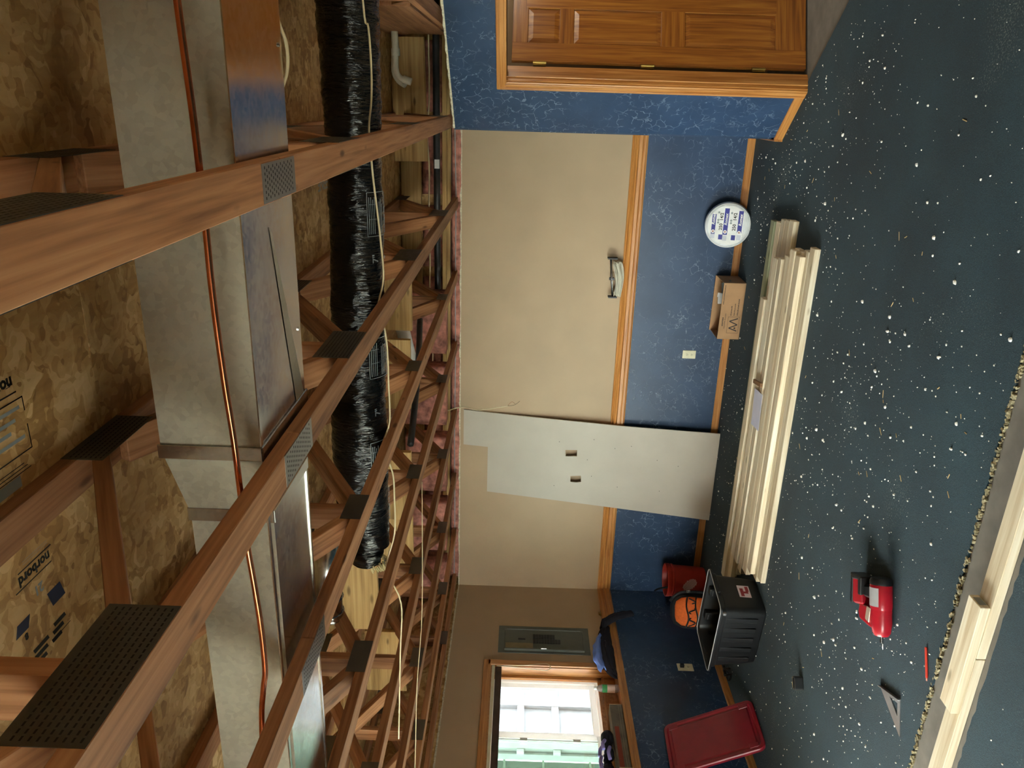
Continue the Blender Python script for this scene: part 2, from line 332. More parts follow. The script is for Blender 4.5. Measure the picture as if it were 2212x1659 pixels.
jag_edge('drywall_edge', (XL, YB, 0), (-.24, YB, 0), 2.42, wb, 3)
# left wall around the window openings
WZ0, WZ1, WY0, WY1 = 1.06, 2.04, 3.68, 5.51
V0, V1, U0, U1 = .45, 2.1, .9, 3.2
wl = tag(MB().box(XL-.013, XL, WY1, YB, .95, 2.42).box(XL-.013, XL, WY0, WY1, WZ1, 2.42).box(XL-.013, XL, U1, WY0, .95, 2.42)
         .box(XL-.013, XL, U0, U1, V1, 2.42).box(XL-.013, XL, -3.1, U0, .95, 2.42).build('wall_left', BEIGE), kind='structure')
MB().box(XL-.013, XL, U1, YB, 0, .95).box(XL-.013, XL, -3.1, U0, 0, .95).box(XL-.013, XL, U0, U1, 0, V0).build('painted_dado', BLUE, wl)
MB().box(XL-.17, XL-.014, WY1, YB+.2, 0, 2.95).box(XL-.17, XL-.014, WY0, WY1, WZ1, 2.95).box(XL-.17, XL-.014, WY0, WY1, 0, WZ0-.11)\
    .box(XL-.17, XL-.014, U1, WY0, 0, 2.95).box(XL-.17, XL-.014, U0, U1, V1, 2.95).box(XL-.17, XL-.014, U0, U1, 0, V0).box(XL-.17, XL-.014, -3.2, U0, 0, 2.95).build('sheathing', OSB, wl)
jag_edge('drywall_edge', (XL, -3, 0), (XL, YB, 0), 2.42, wl, 4, nrm=(1, 0, 0))
# angled wall with the door opening, its return to the back wall, right and rear walls
S0, S1, DH = .505, 1.39, 2.03
wa = tag(MB().box(0, S0, 0, .115, 0, 2.42, AM).box(S1, 1.99, 0, .115, 0, 2.42, AM).box(S0, S1, 0, .115, DH, 2.42, AM).build('wall_angled', BLUE), kind='structure')
tag(MB().box(-.24, -.14, 6.07, YB, 0, 2.42).build('wall_return', BLUE), kind='structure')
e0 = AM @ Vector((0, 0, 0)); e1 = AM @ Vector((1.99, 0, 0))
jag_edge('drywall_edge', e0, e1, 2.42, wa, 6, nrm=(WN.x, WN.y, 0))
tag(MB().box(XR, XR+.12, -3.1, e1.y+.03, 0, 2.95).build('wall_right', BEIGE), kind='structure')
tag(MB().box(XL-.1, -4.3, -3.12, -3, 0, 2.95).box(-2.3, XR+.12, -3.12, -3, 0, 2.95).box(-4.3, -2.3, -3.12, -3, 2.1, 2.95).box(-4.3, -2.3, -3.12, -3, 0, .5).build('wall_rear', BEIGE), kind='structure')
# hall behind the door
hl = tag(MB().box(4.0, 4.1, 3, 8.2, 0, 2.95).box(-.1, 4.1, YB-.05, YB+.0, 0, 2.42).box(1.14, 4.1, 3.0, 3.1, 0, 2.95).build('wall_hall', BEIGE), kind='structure')
tag(MB().prism([(.0, 6.2), (1.3, 4.65), (4.1, 3.0), (4.1, 6.69), (-.1, 6.69)], 2.425, 2.435).build('ceiling_hall', VINYL), kind='structure')
lg = bpy.data.lights.new('hall_fill', 'POINT'); lg.energy = 13; lg.color = (1, .86, .66); lg.shadow_soft_size = .12  # lamp added to bring light into the hall; no such fixture is known
lo = bpy.data.objects.new('hall_fill_light', lg); lo.location = (1.9, 5.2, 2.2); COL.objects.link(lo)
hlmp = empty('added_hall_lamp', (1.9, 5.2, 2.425), label='added hall fill lamp, out of view behind the half-open oak door', cat='lamp')
MB().lathe([(.0, 0), (.1, 0), (.1, -.02), (.0, -.02)], 24).build('fill_lamp_base', WHITE, hlmp)
# plain white panel added on the hall wall, to brighten the hinge gap
wh = tag(MB().box(3.985, 3.998, 5.6, 6.3, 1.0, 2.0).build('hall_white_panel', VINYL), kind='structure')
# ---------------------------------------------------------------- trims: chair rail, baseboards
def extrude_profile(name, prof, M, L, mat, parent=None):
    """prof: (out, z) polygon; local x = length"""
    n = len(prof); vs = [(0, -p[0], p[1]) for p in prof]+[(L, -p[0], p[1]) for p in prof]
    m_ = MB().add(vs, [list(range(n)), list(range(n, 2*n))[::-1]]+[(i, (i+1) % n, n+(i+1) % n, n+i) for i in range(n)])
    return m_.build(name, mat, parent, M=M)
RAIL = [(0, 1.012), (.016, 1.012), (.02, 1.004), (.016, .996), (.024, .99), (.034, .975), (.03, .962), (.044, .955), (.044, .93), (.038, .925), (.042, .918), (.042, .9), (.034, .893), (.03, .885), (0, .885)]
t = extrude_profile('trim_1', RAIL, TR(XL, YB, 0), -.24-XL, OAK); tag(t, kind='structure')
t = extrude_profile('trim_2', RAIL, TR(XL, WY1+.08, 0, PI/2), YB-WY1-.08, OAK); t.matrix_local = TR(XL, WY1+.08, 0, PI/2); tag(t, kind='structure')
BASE = [(0, .07), (.008, .07), (.013, .062), (.013, .009), (0, .009)]
tag(extrude_profile('baseboard_back', BASE, TR(XL, YB, 0), -.24-XL, OAK), kind='structure')
tag(extrude_profile('baseboard_left', BASE, TR(XL, -3, 0, PI/2), YB+3, OAK), kind='structure')
tag(extrude_profile('baseboard_angled', BASE, AM @ TR(-.012, 0, 0), S0-.06, OAK), kind='structure')
tag(extrude_profile('baseboard_return', BASE, TR(-.24, YB, 0, -PI/2), YB-5.99, OAK), kind='structure')
# rail below the window is a stool: flat board, riser and ledge
ws = tag(MB().box(XL-.15, XL+.075, WY0-.08, WY1+.08, .93, .957).build('window_1', OAKY, bevel=.005), kind='structure')
MB().box(XL-.001, XL+.045, WY0-.08, WY1+.08, .885, .93).build('apron', OAKY, ws, bevel=.004)
MB().box(XL-.105, XL-.085, WY0, WY1, .957, 1.06).build('riser', OAK, ws)
MB().box(XL-.16, XL-.075, WY0, WY1, 1.055, 1.075).build('ledge', OAKY, ws, bevel=.004)
CAS = [(0, 0), (.012, .0), (.016, .008), (.014, .02), (.018, .045), (.021, .062), (.014, .07), (0, .07)]
for y0, sg in ((WY1, 1), (WY0, -1)):
    MB().box(0, .018, 0, .062, 0, 1.11).build('casing', OAKV, ws, bevel=.005, M=TR(XL, y0 if sg > 0 else y0-.062, .957))
MB().box(0, .018, WY0-.062, WY1+.062, 2.04, 2.103).build('casing', OAKY, ws, bevel=.005, M=TR(XL, 0, 0))
MB().box(XL-.16, XL+.001, WY1-.008, WY1+.012, .957, 2.04).box(XL-.16, XL+.001, WY0-.012, WY0+.008, .957, 2.04).build('jamb', OAKV, ws); MB().box(XL-.16, XL+.001, WY0, WY1, 2.025, 2.045).build('jamb', OAK, ws)
MB().box(XL-.11, XL-.085, WY1-.045, WY1-.006, 1.07, 2.03).box(XL-.11, XL-.085, WY0, WY0+.05, 1.07, 2.03).build('stop', OAKV, ws, bevel=.003); MB().box(XL-.11, XL-.085, WY0, WY1-.01, 1.07, 1.11).build('stop', OAK, ws, bevel=.003)
# vinyl frame and sashes
def rect_frame(mb, x0, x1, ya, yb, za, zb, w):
    mb.box(x0, x1, ya, yb, za, za+w).box(x0, x1, ya, yb, zb-w, zb).box(x0, x1, ya, ya+w, za+w, zb-w).box(x0, x1, yb-w, yb, za+w, zb-w)
m_ = MB(); rect_frame(m_, XL-.16, XL-.105, WY0, WY1-.02, 1.085, 2.03, .05); m_.build('outer_frame', WVINYL, ws, bevel=.004)
m_ = MB(); rect_frame(m_, XL-.145, XL-.12, 4.84, WY1-.07, 1.135, 2.0, .05); s1 = m_.build('sash', WVINYL, ws, bevel=.004)
MB().box(XL-.135, XL-.131, 4.88, WY1-.12, 1.18, 1.96).build('pane', GLASS1, s1)
m_ = MB(); rect_frame(m_, XL-.12, XL-.095, 3.72, 4.845, 1.12, 2.0, .045); s2 = m_.build('sash', WVINYL, ws, bevel=.004)
MB().box(XL-.109, XL-.105, 3.76, 4.80, 1.16, 1.96).build('pane', GLASSG, s2)
MB().box(XL-.098, XL-.082, 4.765, 4.795, 1.30, 1.36).box(XL-.098, XL-.082, 4.765, 4.795, 1.72, 1.78).build('latch', VINYL, s2, bevel=.003)
MB().box(XL-.097, XL-.090, 4.775, 4.782, 1.16, 1.96).build('pull_rail', VINYL, s2)
# roller blind under the head
bl = empty('window_blind', (XL-.02, 4.5, 2.03), label='dark rolled blind headrail across the top of the left wall window', cat='blind')
MB().box(-.012, .03, WY0-4.5+.02, WY1-4.5+.0, -.025, -.0).build('head_rail', IVORY, bl, bevel=.003)
MB().box(-.02, .02, WY0-4.5+.02, WY1-4.5+.0, -.085, -.03).build('blind_stack', plain('brown_slats', '#4a3a30', .6, nz=.15), bl, bevel=.004)
cpts = smooth_path([(-4.64, 5.494, 1.99), (-4.64, 5.50, 1.85), (-4.64, 5.511, 1.72), (-4.64, 5.536, 1.58), (-4.64, 5.525, 1.535), (-4.64, 5.492, 1.522), (-4.64, 5.462, 1.54), (-4.64, 5.454, 1.58), (-4.64, 5.474, 1.76), (-4.64, 5.492, 1.99)], 5)
co = MB().tube(cpts, .0035, 6).build('blind_cord', CREAM, None, smooth=True); tag(co, 'cream blind cord hanging in a loop beside the window casing', 'cord')
# other openings (behind the camera's left) give the daylight
w2 = tag(MB().build('window_2', VINYL) if False else empty('window_2'), kind='structure')
m_ = MB(); rect_frame(m_, XL-.17, XL-.1, U0, U1, V0, V1, .05); m_.box(XL-.16, XL-.11, 2.02, 2.08, V0, V1); m_.build('outer_frame', VINYL, w2)
MB().box(XL-.14, XL-.136, U0, U1, V0, V1).build('pane', GLASS, w2)
w3 = tag(empty('window_3'), kind='structure')
m_ = MB(); m_.box(-4.3, -2.3, -3.1, -3.02, 2.05, 2.1).box(-4.3, -2.3, -3.1, -3.02, .5, .55).box(-4.3, -4.25, -3.1, -3.02, .55, 2.05).box(-2.35, -2.3, -3.1, -3.02, .55, 2.05); m_.build('outer_frame', VINYL, w3)
MB().box(-4.25, -2.35, -3.06, -3.056, .55, 2.05).build('pane', GLASS, w3)
# outdoors: pale boarded neighbour wall with white framing, grey-green lower wall, paving
tag(MB().box(-30, -4.9, -30, 40, -.5, -.42).build('ground', plain('pale_paving', '#a8a69c', .9)), kind='structure')
nb = empty('neighbour_wall', (-8.4, 8, -.42), label='white framed pale wall seen through the far window pane', cat='building')
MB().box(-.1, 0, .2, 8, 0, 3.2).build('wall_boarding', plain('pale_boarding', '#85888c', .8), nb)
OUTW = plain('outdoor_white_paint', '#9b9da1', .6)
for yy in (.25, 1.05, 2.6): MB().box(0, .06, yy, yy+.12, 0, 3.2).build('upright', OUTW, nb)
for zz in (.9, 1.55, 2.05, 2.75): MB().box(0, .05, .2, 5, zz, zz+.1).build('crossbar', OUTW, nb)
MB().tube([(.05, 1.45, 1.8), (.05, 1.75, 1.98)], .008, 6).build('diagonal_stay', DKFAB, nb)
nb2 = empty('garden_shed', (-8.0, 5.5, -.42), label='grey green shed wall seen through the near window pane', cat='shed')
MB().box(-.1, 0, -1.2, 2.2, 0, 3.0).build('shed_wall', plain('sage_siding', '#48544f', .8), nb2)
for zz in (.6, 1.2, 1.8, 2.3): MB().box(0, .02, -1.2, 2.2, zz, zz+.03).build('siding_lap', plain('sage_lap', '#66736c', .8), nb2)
# ---------------------------------------------------------------- door and casing
tag(MB().build('x', OAK) if False else empty('door_1'), kind='structure')
d1 = bpy.data.objects['door_1']
CW = .072
MB().box(S0-CW, S0, -.018, 0, 0, DH+CW-.01, AM).build('casing', OAK, d1, bevel=.005)
MB().box(S1, S1+CW, -.018, 0, 0, DH+CW-.01, AM).build('casing', OAK, d1, bevel=.005)
MB().box(S0-CW, S1+CW, -.0185, 0, DH-.0, DH+CW-.005).build('casing', OAK, d1, bevel=.005, M=AM)
for s_, z0, z1, v in ((S0-CW+.018, 0, DH+.04, 1), (S0-.02, 0, DH+.01, 1)):
    MB().box(s_, s_+.006, -.022, -.017, z0, z1, AM).build('casing_bead', OAK, d1, bevel=.002)
for z_ in (DH+.015, DH+.048): MB().box(S0-.05, S1+.05, -.0225, -.017, z_, z_+.006).build('casing_bead', OAK, d1, bevel=.002, M=AM)
MB().box(S0-.014, S0+.006, -.005, .12, 0, DH+.01, AM).build('jamb', OAK, d1)
MB().box(S1-.006, S1+.014, -.005, .12, 0, DH+.01, AM).build('jamb', OAK, d1)
MB().box(S0, S1, -.005, .12, DH, DH+.02, AM).build('jamb', OAK, d1)
MB().box(S0+.006, S0+.018, .02, .06, 0, DH, AM).build('stop', OAK, d1, bevel=.002)
DM = TR(.232, 5.697, .012, math.radians(25))   # door leaf: local x from the hinge, y away
dl = empty('door_leaf'); dl.parent = d1; dl.matrix_local = DM
DW, DT, DHH = .865, .035, 1.99
def leafbox(nm, x0, x1, z0, z1, y0=0, y1=DT, bev=.002, ax=0): return MB().box(x0, x1, y0, y1, z0, z1).build(nm, OAKDOOR if ax else OAKDOOR_V, dl, bevel=bev)
OAKDOOR_V = wood('oak_door_upright', '#6f3c12', '#985c22', '#b57832', .32, gs=1.2, knots=False, coat=.5, axis=2, var=.06)
for o in d1.children:
    if o.name.startswith(('casing', 'jamb', 'stop')) and o.type == 'MESH':
        zs = [v.co.z for v in o.data.vertices]
        if max(zs)-min(zs) > 1: o.data.materials[0] = OAKV
for x0 in (0, .375, .735): leafbox('stile' if x0 != .375 else 'mullion', x0+.001*(x0 == .375), x0+(.13 if x0 != .375 else .115), 0.0 if x0 != .375 else .2, DHH if x0 != .375 else 1.9)
for z0, z1 in ((0, .205), (.82, .98), (1.575, 1.67), (1.885, DHH)): leafbox('rail', .13, .735, z0, z1, .0005, DT-.0005, ax=1)
for x0, x1 in ((.13, .375), (.49, .735)):
    for z0, z1 in ((.205, .82), (.98, 1.575), (1.67, 1.885)):
        w = .035
        vs = []; m_ = MB()
        for sgn, yy in ((1, .012), (-1, DT-.012)):
            m_.add([(x0, yy, z0), (x1, yy, z0), (x1, yy, z1), (x0, yy, z1), (x0+w, yy-sgn*.008, z0+w), (x1-w, yy-sgn*.008, z0+w), (x1-w, yy-sgn*.008, z1-w), (x0+w, yy-sgn*.008, z1-w)],
                   [(0, 1, 5, 4), (1, 2, 6, 5), (2, 3, 7, 6), (3, 0, 4, 7), (4, 5, 6, 7)])
        m_.build('raised_panel', OAKDOOR_V, dl)
for z in (.32, 1.07, 1.8):
    MB().lathe([(0, -.045), (.007, -.045), (.007, .045), (0, .045)], 12, TR(-.012, -.004, z)).box(-.03, .0, -.002, .03, z-.043, z+.043).build('hinge', BRASS, dl)
# ---------------------------------------------------------------- floor trusses, subfloor above
cl = tag(empty('ceiling'), kind='structure')
for i in range(-1, 9):
    for j in range(6):
        x0 = 4.6-i*1.22
        y0 = -4.3+j*2.44-(1.22 if i % 2 else 0); MBx = MB().box(-.608, .608, -1.218, 1.218, 0, .018)
        MBx.build('osb_panel', OSB, cl, M=TR(x0-1.8+.0, y0+1.2, 2.936))
for i in range(-1, 1):
    pass
MB().box(-7, 5.5, -5, 9, 2.958, 2.98).build('light_leak_cover', YWOOD, cl)  # unseen sheet added above the panels, stops sun leaking through their gaps
ZB, ZT = 2.44, 2.898
def slots(mb, x0, x1, y0, y1, face, nx=None, sx=.028, sy=.009, sl=.012, sw=.0028, stag=True):
    """flat dark quads painting the shade of punched slots, on a plate in local xy at height face"""
    k = 0; y = y0+sy/2
    while y < y1-sy*.4:
        x = x0+.004+(sx/2 if (k % 2 and stag) else 0)
        while x+sl < x1:
            mb.quad((x, y-sw/2, face), (x+sl, y-sw/2, face), (x+sl, y+sw/2, face), (x, y+sw/2, face)); x += sx
        y += sy; k += 1
def side_plate(parent, y0, y1, z0, z1, xs, detail=False):
    """toothed connector plate pressed on the truss side face; xs = +1 / -1 side"""
    x = xs*.0445
    p = MB().box(x-.0005, x+.0008, y0, y1, z0, z1).build('connector_plate', PLATE, parent)
    if detail:
        m_ = MB(); M = frame((x+xs*.0009, 0, 0), (0, 1, 0), (0, 0, 1)); tmp = MB()
        slots(tmp, y0+.004, y1-.004, z0+.004, z1-.004, .0006, sx=.0125, sy=.0115, sl=.0085, sw=.0032, stag=False)
        m_.add([M @ Vector(v) for v in tmp.v], tmp.f); o = m_.build('punched_slots', SLOT, p, kind='stuff')
    return p
def make_truss(x, detail=False, dy=0.0):
    root = empty('floor_truss', (x, 0, 0))
    rj = random.Random(int(x*100))
    board('bottom_chord', (0, -3, ZB+.019), (0, 1.78+dy, ZB+.019), .089, .038, TRUSS, root)
    board('bottom_chord', (0, 1.782+dy, ZB+.019), (0, YB-.004, ZB+.019), .089, .038, TRUSS, root)
    board('top_chord', (0, -3, ZT+.019), (0, YB+.15, ZT+.019), .089, .038, TRUSS, root)
    nb_ = [.92+1.6*k+dy for k in range(-2, 4)]; nt = [.12+1.6*k+dy for k in range(-1, 5)]
    for b in nb_:
        for t_ in (b-.8, b+.8):
            sg = 1 if t_ > b else -1
            if t_ > YB+.1 or t_ < -3: continue
            board('web', (0, b+sg*.05, ZB+.05), (0, t_-sg*.05, ZT-.012), .089, .038, TRUSS, root, up=(0, -sg, 1))
        if b < YB: board('web', (0, b, ZB+.04), (0, b, ZT), .089, .038, TRUSS, root, up=(0, 1, 0))
    for b in nb_:
        for s in ((1, -1) if detail else (1,)): side_plate(root, b-.15 if detail else b-.09, b+.15 if detail else b+.09, ZB+.001, ZB+.12 if detail else ZB+.075, s, detail and b < 3.5)
    for t_ in nt:
        if t_ < YB: side_plate(root, t_-.13, t_+.13, ZT-.06, ZT+.037, 1, detail and t_ < 3.5)
    # splice plate pressed into the underside
    p = MB().box(-.0415, .040, 1.65+dy, 1.89+dy, ZB-.0012, ZB).build('splice_plate', PLATEL, root)
    if detail or x > -1.6:
        tmp = MB(); slots(tmp, -.038, .039, 1.66+dy, 1.88+dy, 0, sx=.0125, sy=.014, sl=.006, sw=.005)
        MB().add([(v[0], v[1], ZB-.0016) for v in tmp.v], tmp.f).build('punched_slots', SLOT, p, kind='stuff')
    return root
TX = [.46, -.185, -.85, -1.475, -2.115, -2.77, -3.42, -4.04, -4.58]
LAB = ['pale wooden floor truss nearest the blue door wall, partly hidden by a wide brown beam',
       'closest brown wooden floor truss crossing overhead in front of the silver duct',
       'second brown floor truss from the door side, bright punched plate over the duct corner',
       'third brown floor truss from the door side, running left of the black duct end',
       'fourth brown floor truss from the door side', 'fifth brown floor truss from the door side, thin by distance',
       'sixth brown floor truss from the door side, third from the window wall', 'seventh floor truss from the door side, second from the window wall',
       'last floor truss running right along the window wall top']
DYS = [0, 0, 0, 0, -.04, .02, -.03, 0, .03]
tr_ = []
for i, x in enumerate(TX):
    if i in (1, 2, 3, 4): r = make_truss(x, detail=i in (1, 2), dy=DYS[i])
    else:
        r = copy_tree(tr_[2] if False else (base_truss if i > 4 else tr_first)) if (i > 4 or i == 0 and 'tr_first' in globals()) else make_truss(x)
        r.location = (x, DYS[i], 0)
    if i == 4: base_truss = r
    tag(r, LAB[i], 'truss', 'open-web floor trusses overhead'); tr_.append(r)
# wide beam along the first truss above the door wall
tag(board('ceiling_beam', (.43, 4.3, 2.71), (.43, 6.2, 2.71), .44, .04, TRUSS, up=(1, 0, 0)), 'wide plain brown beam above the door wall with white pipe coming out', 'beam')
ORD = ['first', 'second', 'third', 'fourth', 'fifth', 'sixth', 'seventh', 'eighth', 'ninth']
BAY = ['between %s and %s trusses from the door' % (ORD[i], ORD[i+1]) for i in range(8)]+['next to the window wall corner']
# rim insulation, one batt per bay, lumpy
def batt(name, x0, x1, y0, y1, z0, z1, seed, amp=.02):
    bm = bmesh.new(); bmesh.ops.create_grid(bm, x_segments=16, y_segments=8, size=.5)
    for v in bm.verts:
        fx, fz = v.co.x+.5, v.co.y+.5; e = min(fx, 1-fx, fz, 1-fz)
        n_ = noise.noise(Vector((fx*5+seed, fz*3, seed)))+.5*noise.noise(Vector((fx*13, fz*9+seed, seed)))
        v.co = Vector((x0+(x1-x0)*fx, y0-min(e*5, 1)*.04-n_*amp*min(1, e*6), z0+(z1-z0)*fz))
    ret = bmesh.ops.extrude_face_region(bm, geom=bm.faces[:]); [setattr(v, 'co', Vector((v.co.x, y1, v.co.z))) for v in ret['geom'] if isinstance(v, bmesh.types.BMVert)]
    bmesh.ops.recalc_face_normals(bm, faces=bm.faces)
    me = bpy.data.meshes.new(name); bm.to_mesh(me); bm.free(); me.materials.append(PINK); me.polygons.foreach_set('use_smooth', [True]*len(me.polygons))
    o = bpy.data.objects.new(name, me); COL.objects.link(o); return o
for i in range(len(TX)):
    xa = TX[i]-.05; xb = (TX[i+1] if i+1 < len(TX) else XL)+.05
    if xa-xb < .1: continue
    o = batt('insulation_batt', xb, xa, YB+.1, YB+.155, 2.58, 2.752, i*3.1, .035); tag(o, 'pink batt stuffed in the rim bay %s' % BAY[i], 'insulation', 'pink batts in the rim bays')
    o = batt('insulation_batt', xb-.05, xa+.05, YB+.030, YB+.0325, 2.40, 2.500, i*1.7+50, .012); tag(o, 'thin pink strip above the drywall edge %s' % BAY[i], 'insulation', 'pink strips above the drywall')
for i in range(3):
    o = board('rim_board', (-4.7+i*2.5, YB+.05, 2.84), (-2.25+i*2.5, YB+.05, 2.84), .17, .038, YWOOD, up=(0, 1, 0)); tag(o, 'yellowish rim board under the subfloor, %s length from the window corner' % ORD[i], 'board', 'rim boards above the back wall')
for i in (3, 4, 5, 6, 7):   # loose batts pushed between the far trusses
    o = batt('insulation_batt', TX[i+1]+.06 if i+1 < len(TX) else XL, TX[i]-.06, 6.25, 6.4, 2.5, 2.86, i*7.3, .06)
    tag(o, 'loose pink batt bulging down %s' % BAY[i], 'insulation', 'loose batts between the far trusses')
# blocking panels of wood seen between trusses
for i, (x, y, z, w, h) in enumerate([(-1.16, 4.75, 2.72, .5, .3), (-1.8, 5.0, 2.75, .5, .26), (-2.44, 4.6, 2.72, .5, .3), (-3.1, 4.9, 2.74, .5, .26), (-3.7, 4.4, 2.74, .5, .28), (-2.44, 3.45, 2.74, .5, .3)]):
    tag(board('blocking_board', (x-w/2, y, z), (x+w/2, y, z), h, .038, YWOOD, up=(0, 1, 0)), 'short %s blocking board fixed %s' % (['wide', 'narrower', 'wide', 'narrower', 'medium', 'nearer'][i], BAY[[2, 3, 4, 5, 6, 4][i]]), 'board', 'blocking between the trusses')
# ---------------------------------------------------------------- sheet-metal duct
du = empty('metal_duct', (0, 1.64, 2.49), label='long rectangular galvanised duct lying on the truss chords', cat='duct')
def duct_piece(nm, x0, x1, a0, a1, mat=None):
    """a = (y0,y1,z0,z1) at each end, rel. to root"""
    vs = [(x0, a0[0], a0[2]), (x0, a0[1], a0[2]), (x0, a0[1], a0[3]), (x0, a0[0], a0[3]), (x1, a1[0], a1[2]), (x1, a1[1], a1[2]), (x1, a1[1], a1[3]), (x1, a1[0], a1[3])]
    m_ = MB(); m_.add(vs, [(0, 1, 5, 4)]); m_.cur = 1; m_.add(vs, [(3, 0, 4, 7)]); m_.cur = 0; m_.add(vs, [(1, 2, 6, 5), (2, 3, 7, 6)])
    return m_.build(nm, [GALV, GALVR], du)
A = (0, .385, 0, .235); B = (.0, .37, .0, .235); C_ = (.045, .345, .0, .205)
duct_piece('duct_section', .99, -.80, A, A); duct_piece('transition', -.80, -.99, B, C_); duct_piece('duct_section', -.99, -3.4, C_, C_)
for x_, a in ((-.80, A), (-.99, C_)):
    m_ = MB(); e = .006
    m_.box(x_-.018, x_+.018, a[0]-e, a[0]+.0, a[2]-e, a[3]+e).box(x_-.018, x_+.018, a[0]-e, a[1]+e, a[2]-e, a[2]).box(x_-.018, x_+.018, a[1], a[1]+e, a[2]-e, a[3]+e)
    m_.build('drive_cleat', GALV, du, bevel=.002)
MB().box(.99, -3.4, -.002, .012, -.003, .0).build('seam', GALV, du); MB().box(-1.0, -3.4, .335, .347, -.003, 0).build('seam', GALV, du)
for sx_ in (-.88, -.6, .1): MB().lathe([(0, -.004), (.005, -.003), (.005, 0)], 10, TR(sx_, .36, 0)).build('screw', STEEL, du)
# creased diagonal stiffening on the underside
MB().add([(-.30, .18, -.0015), (-.80, .30, -.0015), (-.80, .375, -.0015), (-.32, .20, -.0015)], [(0, 1, 2, 3)]).build('crease', GALVR, du)
cp = [(.98, 1.5, 2.53), (.6, 1.5, 2.525), (.142, 1.5, 2.515), (-.036, 1.5, 2.509), (-.2, 1.5, 2.507), (-.383, 1.5, 2.508), (-.561, 1.5, 2.503), (-.7, 1.5, 2.496), (-.85, 1.5, 2.493), (-.963, 1.5, 2.49), (-1.073, 1.5, 2.483), (-1.18, 1.5, 2.478), (-1.3, 1.5, 2.478), (-1.361, 1.5, 2.487), (-1.472, 1.5, 2.50), (-1.8, 1.52, 2.52), (-2.6, 1.55, 2.52)]
tag(MB().tube(smooth_path(cp, 5), .0068, 12).build('copper_pipe', COPPER, smooth=True), 'bright copper pipe running in front of the silver duct', 'pipe')
tag(MB().tube(smooth_path([(.5, 2.05, 2.52), (.2, 2.05, 2.506), (.15, 2.05, 2.499), (.11, 2.05, 2.486), (.068, 2.05, 2.484), (.026, 2.04, 2.490), (-.005, 2.03, 2.512), (-.02, 2.03, 2.6)], 6), .0045, 8).build('white_cable', CREAM, smooth=True), 'cream cable bending beside the duct near the top of the photo', 'cable')
# ---------------------------------------------------------------- flexible duct
fx = empty('flexible_duct', (0, 3.32, 2.615), label='black foil-covered round flexible duct crossing the trusses', cat='duct')
def flex(x0, x1, path, rr_, seg=72, step=.008, wr=.006):
    n = int(abs(x1-x0)/step); vs = []
    for i in range(n+1):
        t = i/n; x = x0+(x1-x0)*t; yc, zc, r = path(x)
        for k in range(seg):
            a = 2*PI*k/seg
            w = wr*(noise.noise(Vector((x*30, math.cos(a)*1.6, math.sin(a)*1.6)))+.6*noise.noise(Vector((x*75, math.cos(a)*3, math.sin(a)*3+5))))
            w += .004*noise.noise(Vector((x*5, math.cos(a)*1.2+9, math.sin(a)*1.2)))
            vs.append((x, yc+(r+w)*math.cos(a), zc+(r+w)*math.sin(a)))
    return vs, [(i*seg+k, i*seg+(k+1) % seg, (i+1)*seg+(k+1) % seg, (i+1)*seg+k) for i in range(n) for k in range(seg)]
def fpath(x):
    r = .118+.006*math.sin(x*3.1)
    if x < -1.75: t = min(1, (-1.75-x)/.22); r *= (1-.12*t*t)
    y = .04*math.sin(x*1.5+.6)-(.05*max(0, -x-.9)); return y, (r-.13)+.0, r
v_, f_ = flex(.98, -2.03, fpath, .12); fd = MB().add(v_, f_).build('outer_jacket', FILM, fx, smooth=True)
def fend(x): return (fpath(x)[0]-.01, -.02, .075+.01*math.sin(x*60))
v_, f_ = flex(-2.0, -2.13, fend, .08, step=.01); MB().add(v_, f_).build('gathered_end', FILM, fx, smooth=True)
m_ = MB(); yq, zq, rq = fpath(-2.02); m_.lathe([(rq*.72, -.012), (rq*.76, 0), (rq*.72, .012)], 40, TR(-2.035, yq, zq, ry=PI/2)); m_.build('clamp_band', WHITE, fx, smooth=True)
m_ = MB(); rr = random.Random(3)
for k in range(60):
    a = rr.uniform(-PI, .2); x = -2.13+rr.uniform(-.012, .012); r = .06+rr.uniform(-.01, .01)
    m_.tube([(x, yq+r*math.cos(a), zq-.02+r*math.sin(a)), (x-.02, yq+r*1.05*math.cos(a), zq-.03+r*1.05*math.sin(a))], .004, 4)
m_.build('fibre_tuft', plain('yellow_fibre', '#c9b98a', 1), fx, kind='stuff')
